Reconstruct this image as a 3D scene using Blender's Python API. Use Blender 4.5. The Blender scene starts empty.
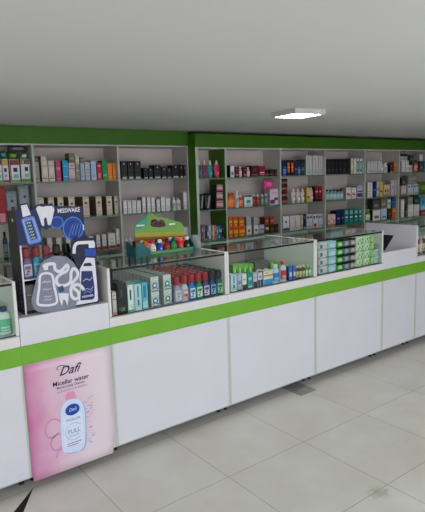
import bpy, bmesh, math, random
from mathutils import Vector, Matrix
rnd = random.Random(7)
SC = bpy.context.scene
COL = SC.collection

# ---------------------------------------------------------------- materials
def lin(c):
    out = []
    for v in c[:3]:
        v = v / 255.0
        out.append(v / 12.92 if v <= 0.04045 else ((v + 0.055) / 1.055) ** 2.4)
    return (out[0], out[1], out[2], 1.0)

MATS = {}
def pmat(name, c, rough=0.5, metal=0.0, coat=0.0, var=0.0, vscale=20.0, bump=0.0, bscale=200.0):
    """principled material whose colour wanders a little with a noise texture"""
    if name in MATS:
        return MATS[name]
    m = bpy.data.materials.new(name); m.use_nodes = True
    nt = m.node_tree; b = nt.nodes['Principled BSDF']
    b.inputs['Base Color'].default_value = lin(c)
    b.inputs['Roughness'].default_value = rough
    b.inputs['Metallic'].default_value = metal
    b.inputs['Specular IOR Level'].default_value = 0.3
    if coat:
        b.inputs['Coat Weight'].default_value = coat
    if var or bump:
        tc = nt.nodes.new('ShaderNodeTexCoord')
        no = nt.nodes.new('ShaderNodeTexNoise'); no.inputs['Scale'].default_value = vscale
        no.inputs['Detail'].default_value = 5
        nt.links.new(tc.outputs['Object'], no.inputs['Vector'])
        if var:
            r = nt.nodes.new('ShaderNodeValToRGB')
            r.color_ramp.elements[0].position = 0.3; r.color_ramp.elements[1].position = 0.7
            lo = [max(0, v - var) for v in c]; hi = [min(255, v + var) for v in c]
            r.color_ramp.elements[0].color = lin(lo); r.color_ramp.elements[1].color = lin(hi)
            nt.links.new(no.outputs['Fac'], r.inputs['Fac'])
            nt.links.new(r.outputs['Color'], b.inputs['Base Color'])
        if bump:
            n2 = nt.nodes.new('ShaderNodeTexNoise'); n2.inputs['Scale'].default_value = bscale
            nt.links.new(tc.outputs['Object'], n2.inputs['Vector'])
            bp = nt.nodes.new('ShaderNodeBump'); bp.inputs['Strength'].default_value = bump
            bp.inputs['Distance'].default_value = 0.002
            nt.links.new(n2.outputs['Fac'], bp.inputs['Height'])
            nt.links.new(bp.outputs['Normal'], b.inputs['Normal'])
    MATS[name] = m
    return m

def cm(c, rough=0.42):
    """plain printed-card / plastic colour"""
    return pmat('print_%02x%02x%02x' % tuple(int(v) for v in c[:3]) + ('' if rough == 0.42 else '_%d' % int(rough * 100)), c, rough, var=3, vscale=30)

def glass_mat(name, tint, refl=1.45, edge=None):
    if name in MATS: return MATS[name]
    m = bpy.data.materials.new(name); m.use_nodes = True
    nt = m.node_tree; nt.nodes.clear()
    o = nt.nodes.new('ShaderNodeOutputMaterial'); mx = nt.nodes.new('ShaderNodeMixShader')
    tr = nt.nodes.new('ShaderNodeBsdfTransparent'); gl = nt.nodes.new('ShaderNodeBsdfGlossy')
    fr = nt.nodes.new('ShaderNodeFresnel'); fr.inputs['IOR'].default_value = refl
    tr.inputs['Color'].default_value = lin(tint); gl.inputs['Roughness'].default_value = 0.02
    ge = nt.nodes.new('ShaderNodeNewGeometry'); mu = nt.nodes.new('ShaderNodeMath'); mu.operation = 'MULTIPLY'
    sb = nt.nodes.new('ShaderNodeMath'); sb.operation = 'SUBTRACT'; sb.inputs[0].default_value = 1.0
    nt.links.new(ge.outputs['Backfacing'], sb.inputs[1]); nt.links.new(sb.outputs[0], mu.inputs[0]); nt.links.new(fr.outputs[0], mu.inputs[1])
    nt.links.new(mu.outputs[0], mx.inputs[0]); nt.links.new(tr.outputs[0], mx.inputs[1])
    nt.links.new(gl.outputs[0], mx.inputs[2]); nt.links.new(mx.outputs[0], o.inputs['Surface'])
    MATS[name] = m
    return m

def emat(name, c, s):
    if name in MATS: return MATS[name]
    m = bpy.data.materials.new(name); m.use_nodes = True
    b = m.node_tree.nodes['Principled BSDF']
    b.inputs['Base Color'].default_value = lin(c)
    b.inputs['Emission Color'].default_value = lin(c); b.inputs['Emission Strength'].default_value = s
    MATS[name] = m
    return m

# ---------------------------------------------------------------- mesh collector
class MB:
    def __init__(s):
        s.bm = bmesh.new(); s.m = []
    def mi(s, mat):
        if mat not in s.m: s.m.append(mat)
        return s.m.index(mat)
    def face(s, pts, mat):
        vs = [s.bm.verts.new(p) for p in pts]
        f = s.bm.faces.new(vs); f.material_index = s.mi(mat); return f
    def box(s, x0, x1, y0, y1, z0, z1, mat, side=None, bev=0.0):
        v = [s.bm.verts.new(p) for p in ((x0,y0,z0),(x1,y0,z0),(x1,y1,z0),(x0,y1,z0),(x0,y0,z1),(x1,y0,z1),(x1,y1,z1),(x0,y1,z1))]
        i = s.mi(mat); j = s.mi(side) if side else i
        fs = []
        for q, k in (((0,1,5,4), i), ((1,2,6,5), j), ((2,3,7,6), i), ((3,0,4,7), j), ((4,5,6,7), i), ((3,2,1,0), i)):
            f = s.bm.faces.new([v[a] for a in q]); f.material_index = k; fs.append(f)
        if bev:
            es = set(e for f in fs for e in f.edges)
            bmesh.ops.bevel(s.bm, geom=list(es), offset=bev, segments=2, affect='EDGES', profile=0.5)
    def quad(s, x0, x1, z0, z1, y, mat):
        s.face([(x0,y,z0),(x1,y,z0),(x1,y,z1),(x0,y,z1)], mat)
    def lathe(s, prof, mat, n=20, cx=0, cy=0, sy=1.0, caps=True, smooth=True, rot=None):
        """prof: list of (r,z)"""
        i = s.mi(mat); rings = []
        for r, z in prof:
            rings.append([s.bm.verts.new((cx + r*math.cos(2*math.pi*k/n), cy + sy*r*math.sin(2*math.pi*k/n), z)) for k in range(n)])
        for a, b in zip(rings, rings[1:]):
            for k in range(n):
                f = s.bm.faces.new((a[k], a[(k+1)%n], b[(k+1)%n], b[k])); f.material_index = i; f.smooth = smooth
        if caps:
            f = s.bm.faces.new(list(reversed(rings[0]))); f.material_index = i
            f = s.bm.faces.new(rings[-1]); f.material_index = i
    def prism(s, poly, y0, y1, mat, side=None):
        """poly in (x,z) extruded from y0 (front) to y1"""
        i = s.mi(mat); j = s.mi(side) if side else i
        a = [s.bm.verts.new((x, y0, z)) for x, z in poly]; b = [s.bm.verts.new((x, y1, z)) for x, z in poly]
        f = s.bm.faces.new(a); f.material_index = i; f2 = s.bm.faces.new(list(reversed(b))); f2.material_index = i
        n = len(poly)
        for k in range(n):
            g = s.bm.faces.new((a[k], a[(k+1)%n], b[(k+1)%n], b[k])); g.material_index = j
    def ribbon(s, pts, w, y, mat, closed=False):
        """flat stroke in the xz plane"""
        n = len(pts); L = []; Rr = []
        for k in range(n):
            p0 = pts[(k-1) % n] if (k > 0 or closed) else pts[k]
            p1 = pts[(k+1) % n] if (k < n-1 or closed) else pts[k]
            dx, dz = p1[0]-p0[0], p1[1]-p0[1]; l = math.hypot(dx, dz) or 1
            nx, nz = -dz/l*w/2, dx/l*w/2
            L.append((pts[k][0]+nx, y, pts[k][1]+nz)); Rr.append((pts[k][0]-nx, y, pts[k][1]-nz))
        for k in range(n if closed else n-1):
            q = (k+1) % n
            s.face([Rr[k], Rr[q], L[q], L[k]], mat)
    def stroke(s, pts, w, y, mat, closed=False):
        s.ribbon(smooth(pts, closed), w, y, mat, closed)
    def mesh(s, name):
        bmesh.ops.recalc_face_normals(s.bm, faces=[f for f in s.bm.faces if len(f.verts) > 0]) if False else None
        me = bpy.data.meshes.new(name); s.bm.to_mesh(me); s.bm.free()
        for m in s.m: me.materials.append(m)
        return me
    def build(s, name, parent=None, loc=(0,0,0)):
        o = bpy.data.objects.new(name, s.mesh(name)); COL.objects.link(o); o.location = loc
        if parent: o.parent = parent
        return o

def smooth(p, closed=False, m=4):
    n = len(p); out = []
    for k in range(n if closed else n-1):
        a, b, c, d = (p[(k-1) % n], p[k], p[(k+1) % n], p[(k+2) % n]) if closed else (p[max(k-1, 0)], p[k], p[k+1], p[min(k+2, n-1)])
        for q in range(m):
            t = q/m
            out.append(tuple(.5*(2*b[i] + (c[i]-a[i])*t + (2*a[i]-5*b[i]+4*c[i]-d[i])*t*t + (3*b[i]-a[i]-3*c[i]+d[i])*t**3) for i in (0, 1)))
    if not closed: out.append(p[-1])
    return out
def tag(o, label, cat, group=None):
    o['label'] = label; o['category'] = cat
    if group: o['group'] = group
    return o
def thing(name, label, cat, loc=(0,0,0), group=None, rz=0.0):
    o = bpy.data.objects.new(name, None); COL.objects.link(o); o.location = loc; o.rotation_euler = (0,0,rz)
    o.empty_display_size = 0.05
    return tag(o, label, cat, group)
def struct(o):
    o['kind'] = 'structure'; return o
def mobj(name, me, parent=None, loc=(0,0,0)):
    o = bpy.data.objects.new(name, me); COL.objects.link(o); o.location = loc
    if parent: o.parent = parent
    return o
def text_mesh(s, body, size, mat, x=0, z=0, y=0, align='CENTER', shear=0.0, bold=0.0, sx=1.0):
    """lettering added to MB s, flat in the xz plane, facing -y"""
    cu = bpy.data.curves.new('t', 'FONT'); cu.body = body; cu.size = size; cu.align_x = align; cu.shear = shear
    cu.offset = bold; cu.resolution_u = 3
    o = bpy.data.objects.new('t', cu); COL.objects.link(o)
    dg = bpy.context.evaluated_depsgraph_get()
    me = bpy.data.meshes.new_from_object(o.evaluated_get(dg))
    i = s.mi(mat)
    vs = [s.bm.verts.new((x + v.co.x*sx, y, z + v.co.y)) for v in me.vertices]
    for p in me.polygons:
        try:
            f = s.bm.faces.new([vs[k] for k in p.vertices]); f.material_index = i
        except ValueError: pass
    bpy.data.objects.remove(o); bpy.data.curves.remove(cu); bpy.data.meshes.remove(me)

# ---------------------------------------------------------------- colours
W=(226,222,220); CR=(216,205,188); K=(22,22,24); GY=(140,138,135); DG=(70,70,72); RD=(190,40,48); TL=(30,130,125)
GR=(70,150,50); BL=(40,80,170); NV=(24,36,84); OR=(232,120,30); PK=(225,150,170); CY=(20,160,210); BR=(70,35,25)
AQ=(110,190,205); PU=(110,50,130); YE=(215,180,60); SV=(190,190,194); MR=(95,28,42); LB=(160,185,215); BG=(196,180,150)
# style: body, side, front marks (x0,x1,z0,z1,colour) as fractions of the front
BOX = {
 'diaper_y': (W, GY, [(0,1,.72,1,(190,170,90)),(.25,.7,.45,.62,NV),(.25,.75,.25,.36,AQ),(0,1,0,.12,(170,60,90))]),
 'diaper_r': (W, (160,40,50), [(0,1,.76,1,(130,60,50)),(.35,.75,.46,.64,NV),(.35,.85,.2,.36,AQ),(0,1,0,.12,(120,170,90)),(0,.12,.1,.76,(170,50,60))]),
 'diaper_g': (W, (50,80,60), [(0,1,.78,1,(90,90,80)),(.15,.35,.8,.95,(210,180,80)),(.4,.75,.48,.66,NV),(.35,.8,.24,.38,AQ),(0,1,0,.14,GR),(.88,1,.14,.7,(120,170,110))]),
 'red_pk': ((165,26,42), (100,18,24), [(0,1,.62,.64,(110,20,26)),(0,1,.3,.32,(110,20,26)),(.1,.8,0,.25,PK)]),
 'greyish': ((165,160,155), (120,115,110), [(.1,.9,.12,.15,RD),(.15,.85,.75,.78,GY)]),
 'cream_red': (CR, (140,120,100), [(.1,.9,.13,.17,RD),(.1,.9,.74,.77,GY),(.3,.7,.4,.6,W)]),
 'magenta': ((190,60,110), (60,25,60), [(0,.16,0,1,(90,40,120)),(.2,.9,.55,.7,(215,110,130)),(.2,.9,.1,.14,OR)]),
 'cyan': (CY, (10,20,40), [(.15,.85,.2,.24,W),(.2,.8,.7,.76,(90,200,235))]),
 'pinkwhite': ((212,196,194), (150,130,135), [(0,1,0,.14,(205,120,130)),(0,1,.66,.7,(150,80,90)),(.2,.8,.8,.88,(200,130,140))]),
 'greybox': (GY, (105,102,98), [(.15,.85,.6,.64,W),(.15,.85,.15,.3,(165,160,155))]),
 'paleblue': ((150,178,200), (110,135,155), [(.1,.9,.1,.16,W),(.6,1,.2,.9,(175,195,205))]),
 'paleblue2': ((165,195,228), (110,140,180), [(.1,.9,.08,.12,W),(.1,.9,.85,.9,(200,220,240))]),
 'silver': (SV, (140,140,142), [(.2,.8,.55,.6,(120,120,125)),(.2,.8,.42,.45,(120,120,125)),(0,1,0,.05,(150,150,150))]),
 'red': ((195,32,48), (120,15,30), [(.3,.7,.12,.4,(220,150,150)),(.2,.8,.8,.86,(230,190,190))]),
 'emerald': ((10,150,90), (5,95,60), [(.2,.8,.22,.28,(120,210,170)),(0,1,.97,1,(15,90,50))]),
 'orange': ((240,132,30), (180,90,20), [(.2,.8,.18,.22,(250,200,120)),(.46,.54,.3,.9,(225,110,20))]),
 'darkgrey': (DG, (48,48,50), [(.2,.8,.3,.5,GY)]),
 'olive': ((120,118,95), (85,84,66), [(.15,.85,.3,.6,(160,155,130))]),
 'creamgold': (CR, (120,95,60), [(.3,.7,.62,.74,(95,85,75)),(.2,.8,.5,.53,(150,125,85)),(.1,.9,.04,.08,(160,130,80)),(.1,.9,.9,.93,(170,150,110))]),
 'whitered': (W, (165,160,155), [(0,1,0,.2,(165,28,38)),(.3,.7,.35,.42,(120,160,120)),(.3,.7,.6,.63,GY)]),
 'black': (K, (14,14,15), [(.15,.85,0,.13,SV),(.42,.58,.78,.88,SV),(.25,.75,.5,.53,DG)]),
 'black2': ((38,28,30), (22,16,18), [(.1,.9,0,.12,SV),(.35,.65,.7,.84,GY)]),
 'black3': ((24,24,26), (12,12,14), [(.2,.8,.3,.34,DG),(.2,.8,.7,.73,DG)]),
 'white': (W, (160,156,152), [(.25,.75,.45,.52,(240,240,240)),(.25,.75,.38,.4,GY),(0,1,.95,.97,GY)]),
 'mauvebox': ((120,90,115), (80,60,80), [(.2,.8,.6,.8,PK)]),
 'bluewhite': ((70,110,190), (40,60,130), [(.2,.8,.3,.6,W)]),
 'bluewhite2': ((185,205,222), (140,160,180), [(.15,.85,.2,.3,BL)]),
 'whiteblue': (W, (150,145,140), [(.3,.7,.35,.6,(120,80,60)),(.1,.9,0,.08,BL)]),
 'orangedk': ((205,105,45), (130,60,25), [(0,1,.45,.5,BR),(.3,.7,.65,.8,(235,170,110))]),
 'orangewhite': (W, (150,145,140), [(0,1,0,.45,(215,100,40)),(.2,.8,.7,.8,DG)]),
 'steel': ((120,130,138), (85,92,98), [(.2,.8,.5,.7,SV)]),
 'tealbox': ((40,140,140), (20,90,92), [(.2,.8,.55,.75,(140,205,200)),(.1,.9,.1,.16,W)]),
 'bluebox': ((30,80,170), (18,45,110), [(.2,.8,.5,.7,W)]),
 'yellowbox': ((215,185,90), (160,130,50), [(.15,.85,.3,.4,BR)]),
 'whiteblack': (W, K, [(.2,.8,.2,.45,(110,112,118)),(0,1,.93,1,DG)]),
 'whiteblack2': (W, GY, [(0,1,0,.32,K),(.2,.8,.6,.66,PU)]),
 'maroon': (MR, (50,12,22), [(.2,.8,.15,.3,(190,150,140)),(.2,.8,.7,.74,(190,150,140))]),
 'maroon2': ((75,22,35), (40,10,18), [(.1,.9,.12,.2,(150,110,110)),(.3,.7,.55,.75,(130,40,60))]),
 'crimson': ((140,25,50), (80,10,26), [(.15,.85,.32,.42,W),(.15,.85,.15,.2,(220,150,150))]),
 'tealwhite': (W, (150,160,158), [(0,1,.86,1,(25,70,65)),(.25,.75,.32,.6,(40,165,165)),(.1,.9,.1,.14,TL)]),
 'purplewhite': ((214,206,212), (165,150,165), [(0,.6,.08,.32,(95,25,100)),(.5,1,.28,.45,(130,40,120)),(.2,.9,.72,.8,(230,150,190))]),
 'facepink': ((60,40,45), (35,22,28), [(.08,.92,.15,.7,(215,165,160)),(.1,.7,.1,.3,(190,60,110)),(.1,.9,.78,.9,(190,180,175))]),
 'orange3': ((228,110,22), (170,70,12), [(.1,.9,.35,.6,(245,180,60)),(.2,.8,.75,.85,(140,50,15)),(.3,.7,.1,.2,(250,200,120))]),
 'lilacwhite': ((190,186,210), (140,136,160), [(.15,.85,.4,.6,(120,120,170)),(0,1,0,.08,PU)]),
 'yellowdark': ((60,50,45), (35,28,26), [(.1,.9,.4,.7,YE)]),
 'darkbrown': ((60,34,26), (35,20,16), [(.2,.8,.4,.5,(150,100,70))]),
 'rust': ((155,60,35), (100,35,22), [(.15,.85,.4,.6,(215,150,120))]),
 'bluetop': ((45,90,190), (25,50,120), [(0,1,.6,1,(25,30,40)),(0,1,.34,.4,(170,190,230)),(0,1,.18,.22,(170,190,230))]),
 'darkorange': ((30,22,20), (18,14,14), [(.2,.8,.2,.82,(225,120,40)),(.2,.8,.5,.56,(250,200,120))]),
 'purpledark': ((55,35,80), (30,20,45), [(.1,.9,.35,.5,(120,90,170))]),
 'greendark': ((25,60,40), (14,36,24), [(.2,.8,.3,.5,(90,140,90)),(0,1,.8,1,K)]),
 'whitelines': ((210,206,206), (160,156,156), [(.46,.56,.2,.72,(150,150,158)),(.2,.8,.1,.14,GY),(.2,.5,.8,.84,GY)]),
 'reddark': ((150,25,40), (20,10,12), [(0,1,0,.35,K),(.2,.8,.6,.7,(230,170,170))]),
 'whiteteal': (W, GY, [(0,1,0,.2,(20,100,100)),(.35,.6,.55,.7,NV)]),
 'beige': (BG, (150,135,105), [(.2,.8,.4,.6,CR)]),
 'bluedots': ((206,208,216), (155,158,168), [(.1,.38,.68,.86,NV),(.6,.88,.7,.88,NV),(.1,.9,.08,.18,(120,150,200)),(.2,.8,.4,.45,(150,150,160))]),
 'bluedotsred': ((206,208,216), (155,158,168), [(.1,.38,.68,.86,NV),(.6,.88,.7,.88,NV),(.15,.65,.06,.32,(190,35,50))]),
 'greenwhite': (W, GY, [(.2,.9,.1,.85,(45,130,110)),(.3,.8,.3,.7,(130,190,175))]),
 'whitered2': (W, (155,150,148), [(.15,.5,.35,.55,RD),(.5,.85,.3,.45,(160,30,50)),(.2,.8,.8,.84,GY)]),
 'violetwhite': ((200,196,214), (150,146,166), [(0,1,.1,.4,(60,40,110)),(0,1,.5,.6,(60,40,110)),(.2,.8,.8,.86,PU)]),
 'pinkpattern': ((216,206,200), (165,155,150), [(0,1,0,.14,(195,110,60)),(.08,.28,.3,.55,(225,120,110)),(.4,.6,.5,.75,(225,120,110)),(.72,.92,.3,.55,(225,120,110)),(.1,.9,.84,.88,(215,150,140))]),
 'navy': (NV, (14,20,50), [(.2,.8,.4,.5,(120,140,190))]),
 'tealsilver': ((12,120,112), (8,78,74), [(.2,.8,.68,.92,(120,190,185)),(.15,.85,.36,.58,(20,40,50)),(.25,.75,.4,.52,W)]),
 'beigedots': ((200,180,140), (150,130,95), [(.2,.4,.3,.5,K),(.6,.8,.3,.5,K),(0,1,.05,.12,(120,60,50)),(0,1,.88,1,BR)]),
 'petrol': ((25,85,125), (15,55,85), [(.15,.85,.5,.6,(80,140,175))]),
 'aqua': ((95,185,205), (60,140,160), [(.2,.7,.45,.9,(40,120,165)),(.1,.9,.08,.3,(190,225,230))]),
 'blackgreen': ((20,22,22), (12,13,13), [(.35,.5,.55,.8,(70,74,76)),(.3,.7,.1,.2,(90,150,110)),(.1,.45,.12,.22,(70,80,76))]),
 'herbal': ((226,232,228), (190,198,194), [(.3,.55,.45,.82,(60,75,75)),(0,1,0,.1,(90,180,160)),(.8,1,.1,1,(170,212,208))]),
 'icebox': ((190,216,224), (185,205,205), [(.35,.65,.5,.92,(90,150,180)),(.35,.65,.2,.42,(60,110,160)),(0,1,0,.08,W),(.8,1,0,1,(200,225,230))]),
 'pinkfoot': ((205,196,214), (160,150,170), [(0,1,0,.4,NV),(.2,.8,.6,.8,PK)]),
 'bluefoot': ((205,206,212), (155,156,165), [(0,.42,0,.5,NV),(.52,1,0,.5,(30,50,110)),(.2,.8,.65,.8,(150,150,190))]),
 'orangewave': ((222,214,196), (170,160,145), [(0,1,.62,.72,(230,120,40)),(0,1,0,.42,(60,150,200)),(0,1,.42,.5,(235,235,235)),(.1,.5,.8,.9,YE)]),
 'discbox': ((95,92,92), (70,68,68), []),
 'leafbox': ((120,175,80), (80,130,55), [(0,1,0,.5,(222,228,215)),(.2,.5,.6,.85,(170,215,110)),(.6,.85,.62,.8,(50,110,45))]),
 'pinkbody': (PK, PK, []),
}
def box_mesh(name, w, d, h, st):
    """carton: origin at the middle of its foot, front at y=-d/2"""
    body, side, marks = BOX[st]
    s = MB()
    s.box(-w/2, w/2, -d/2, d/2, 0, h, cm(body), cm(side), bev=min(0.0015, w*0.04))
    y = -d/2 - 0.0004
    for k, (a, b, c, e, col) in enumerate(marks):
        aa = max(a, .03); bb = min(b, .97); cc = max(c, .015); ee = min(e, .985)
        s.quad(-w/2 + aa*w, -w/2 + bb*w, cc*h, ee*h, y - 0.0002*k, cm(col))
    # flap seams and rows of small print
    s.quad(-w*0.44, w*0.44, h*0.945, h*0.95, y - 0.002*0 - 0.0016, cm(tuple(int(v*0.7) for v in body)))
    r = random.Random(int(w*1e4) + int(h*1e4))
    ink = tuple(int(v*0.55) for v in body) if sum(body) > 330 else tuple(min(255, int(v*1.8 + 40)) for v in body)
    for q in range(3):
        zz = h*(0.16 + 0.05*q) ; x = -w*0.34
        while x < w*0.3:
            l = w*r.uniform(.06, .16)
            s.quad(x, min(x+l, w*.36), zz, zz + h*0.012, y - 0.0018, cm(ink)); x += l + w*0.04
    if st == 'discbox':
        for cx in (-w*.25, w*.25):
            s.lathe([(w*.2,0),(w*.2,.001)], cm(W), n=24) if False else None
            pts = [(cx + w*.17*math.cos(t*math.pi/12), h*.5 + w*.17*math.sin(t*math.pi/12)) for t in range(24)]
            s.ribbon(pts, w*.09, y - 0.002, cm((225,222,218)), closed=True)
    return s.mesh(name)

# bottle styles: body, cap, label, neck ratio
BOT = {
 'dteal': ((30,70,78), K, (110,125,120)), 'whitebottle': (W, (225,225,225), (170,170,175)), 'pinkbottle': ((215,165,165), W, (240,215,215)),
 'orangeb': ((225,100,30), (200,80,25), (240,150,60)), 'orangered': ((215,75,35), W, (240,150,110)), 'brownred': ((130,45,30), W, (170,80,60)),
 'greyb': ((120,125,125), W, (150,160,155)), 'tealb': ((120,175,175), (20,50,50), (190,210,205)), 'greenb': ((95,160,70), (120,190,60), (220,225,205)),
 'pinkred': ((210,90,90), K, (235,170,160)), 'bluewavebottle': ((190,210,225), (225,228,230), (50,120,200)), 'redwater': ((200,205,210), (190,60,60), (200,50,50)),
 'brownb': ((90,70,50), (215,205,185), (205,190,150)), 'mw_white': ((205,212,216), (188,34,44), (200,120,120)), 'mw_blue': ((30,110,190), (188,34,44), (200,215,230)),
 'mw_green': ((25,130,100), (188,34,44), (205,225,215)), 'mw_violet': ((60,50,95), (188,34,44), (205,195,215)), 'mw_navy': ((25,60,110), (24,26,30), (120,175,205)),
 'mw_teal': ((25,85,85), (24,26,30), (150,195,150)), 'mw_lilac': ((170,150,185), (185,50,55), (210,205,215)), 'mw_shade': ((120,100,130), (150,45,48), (190,185,200)), 'mw_sky': ((60,150,175), (150,45,48), (150,200,215)), 'mw_dark': ((35,40,42), (18,20,22), (60,110,90)),  # mw_shade: lilac darkened for shade inside the display, sky bottle's cap too
 'gel': ((208,220,216), (40,56,96), (110,185,150)),
}
JAR = {'darkjar': ((50,26,30), K, (110,60,60)), 'winejar': ((85,28,28), (40,20,18), (140,90,70)), 'whitejar': (W, K, (170,175,178))}
TOT = {'t_teal': ((25,105,95), (225,222,215)), 't_purple': ((120,60,110), (222,190,170)), 't_cyan': ((60,150,150), (222,222,218)), 't_pink': ((200,60,110), (220,190,185)),
 't_white': ((215,208,204), (225,215,210)), 't_pinkw': ((222,180,178), (222,210,208))}
POU = {'teal': ((30,95,100), (80,150,150)), 'green': ((75,110,35), (120,160,70)), 'ltgreen': ((110,150,100), (205,212,200)), 'mauve': ((75,70,88), (120,112,130)),
 'nappy_blue': ((150,158,158), (30,95,120)), 'blackbag': ((22,22,24), (150,150,155)), 'hotpink': ((225,60,140), (240,130,180))}

CACHE = {}
def protos(kind, st, w, h, d):
    """list of (part name, mesh) with the origin at the middle of the foot; first is the body"""
    key = (kind, st, round(w, 3), round(h, 3), round(d, 3))
    if key in CACHE: return CACHE[key]
    P = []
    if kind == 'box':
        P.append(('carton', box_mesh('carton', w, d, h, st)))
    elif kind in ('bottle', 'pump'):
        body, cap, lab = BOT[st]; r = w/2; sy = d/w
        hc = h*0.16 if kind == 'bottle' else h*0.1
        hb = h - hc
        s = MB()
        s.lathe([(r*.9,0),(r*.98,h*.015),(r,h*.04),(r,hb*.78),(r*.93,hb*.86),(r*.62,hb*.95),(r*.42,hb*.975),(r*.42,hb+.001)], cm(body, .25), 24, sy=sy)
        P.append(('body', s.mesh('bottle_body')))
        s = MB()
        if kind == 'bottle':
            s.lathe([(r*.52,hb*.985),(r*.56,hb+hc*.12),(r*.54,h*.985),(r*.48,h)], cm(cap, .35), 20, sy=1 if sy > .6 else .8)
            P.append(('cap', s.mesh('bottle_cap')))
        else:
            s.lathe([(r*.5,hb*.985),(r*.5,hb+hc*.4),(r*.16,hb+hc*.45),(r*.14,h*.99)], cm((180,180,184), .25), 16)
            s.box(-r*1.1, r*.3, -r*.16, r*.16, h*.985, h*1.02, cm((190,190,194), .25))
            P.append(('pump_head', s.mesh('pump_head')))
        s = MB(); n = 16; rr = r*1.012; z0, z1 = hb*.14, hb*.68
        for k in range(n):
            a0 = -math.pi/2 - 1.25 + 2.5*k/n; a1 = -math.pi/2 - 1.25 + 2.5*(k+1)/n
            s.face([(rr*math.cos(a0), rr*sy*math.sin(a0), z0), (rr*math.cos(a1), rr*sy*math.sin(a1), z0), (rr*math.cos(a1), rr*sy*math.sin(a1), z1), (rr*math.cos(a0), rr*sy*math.sin(a0), z1)], cm(lab)).smooth = True
            if 3 <= k < 13:
                r2 = rr*1.01
                for za, zb in ((.62,.72),(.3,.36),(.2,.24)):
                    s.face([(r2*math.cos(a0), r2*sy*math.sin(a0), hb*za), (r2*math.cos(a1), r2*sy*math.sin(a1), hb*za), (r2*math.cos(a1), r2*sy*math.sin(a1), hb*zb), (r2*math.cos(a0), r2*sy*math.sin(a0), hb*zb)], cm(body)) if zb < .68 else None
        P.append(('label', s.mesh('bottle_label')))
    elif kind == 'jar':
        body, cap, lab = JAR[st]; r = w/2; sy = min(1.0, d/w)
        s = MB(); s.lathe([(r*.88,0),(r*.97,h*.06),(r*.97,h*.55),(r*.9,h*.62),(r*.9,h*.66)], cm(body, .25), 24, sy=sy); P.append(('body', s.mesh('jar_body')))
        s = MB(); s.lathe([(r*.98,h*.64),(r,h*.68),(r,h*.95),(r*.95,h)], cm(cap, .35), 24, sy=sy); P.append(('lid', s.mesh('jar_lid')))
        s = MB(); s.lathe([(r*.985,h*.14),(r*.985,h*.48)], cm(lab), 24, sy=sy, caps=False); P.append(('label', s.mesh('jar_label')))
    elif kind == 'tottle':
        body, cap = TOT[st]; hc = h*.26; n = 20
        s = MB(); i = s.mi(cm(body, .3)); rings = []
        for z, rx, ry in ((0,.28,.3),(h*.03,.34,.34),(h*.3,.42,.36),(h*.66,.5,.2),(h*.735,.5,.05)):
            rings.append([s.bm.verts.new((w*rx*math.cos(2*math.pi*k/n), d*ry*math.sin(2*math.pi*k/n), z)) for k in range(n)])
        for a, b in zip(rings, rings[1:]):
            for k in range(n):
                f = s.bm.faces.new((a[k], a[(k+1)%n], b[(k+1)%n], b[k])); f.material_index = i; f.smooth = True
        s.bm.faces.new(list(reversed(rings[0]))); s.bm.faces.new(rings[-1])
        s.quad(-w*.2, w*.2, h*.2, h*.34, -d*.44, cm(tuple(min(255, int(v*1.25+15)) for v in body)))
        s.quad(-w*.16, w*.16, h*.42, h*.46, -d*.42, cm((170,50,60)))
        P.append(('body', s.mesh('tube_body')))
        s = MB(); s.lathe([(w*.24,h*.73),(w*.26,h*.78),(w*.17,h*.9),(w*.08,h)], cm(cap, .35), 14); P.append(('nozzle', s.mesh('tube_nozzle')))
    elif kind == 'pouch':
        body, mk = POU[st]; s = MB(); n = 8; i = s.mi(cm(body, .3)); r = random.Random(int(w*9999))
        def z_(k): return h*k/n
        rings = []; m = 16
        for k in range(n+1):
            t = k/n; pin = max(.1, math.sin(math.pi*min(max(t*.86+.1, 0), 1))**.5)
            ww = w*(.5 - .03*math.sin(math.pi*t)); dd = d*.5*pin
            rings.append([s.bm.verts.new((ww*max(-1, min(1, 1.15*math.cos(2*math.pi*q/m))), dd*math.sin(2*math.pi*q/m)*(1 + r.uniform(-.08, .08)), h*t)) for q in range(m)])
        for a, b in zip(rings, rings[1:]):
            for k in range(m):
                f = s.bm.faces.new((a[k], a[(k+1)%m], b[(k+1)%m], b[k])); f.material_index = i; f.smooth = True
        f = s.bm.faces.new(list(reversed(rings[0]))); f.material_index = i
        f = s.bm.faces.new(rings[-1]); f.material_index = i
        P.append(('body', s.mesh('pouch_body')))
        s = MB(); y = -d*.5*1.09
        if st == 'nappy_blue':
            pts = [(w*.12*math.cos(t), h*.68 + w*.14*math.sin(t)) for t in [k*math.pi/8 for k in range(16)]]
            s.face([(x, y, z) for x, z in pts], cm((25,90,115)))
            s.quad(-w*.36, w*.36, h*.12, h*.42, y, cm((170,120,90))); s.quad(-w*.15, w*.2, h*.2, h*.5, y-.0005, cm((60,70,90)))
            s.quad(-w*.38, w*.3, h*.8, h*.9, y, cm((130,150,160)))
        elif st == 'blackbag':
            s.face([(-w*.3,y,h*.1),(-w*.02,y,h*.1),(w*.25,y,h*.85),(w*.02,y,h*.85)], cm(mk))
        else:
            s.quad(-w*.3, w*.25, h*.3, h*.7, y, cm(mk))
        P.append(('label', s.mesh('pouch_label')))
    CACHE[key] = P
    return P
KINDNAME = {'box': 'carton', 'bottle': 'bottle', 'pump': 'pump_bottle', 'jar': 'jar', 'tottle': 'tube', 'pouch': 'soft_pack'}
CAT = {'box': 'carton', 'bottle': 'bottle', 'pump': 'bottle', 'jar': 'jar', 'tottle': 'tube', 'pouch': 'soft pack'}

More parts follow.
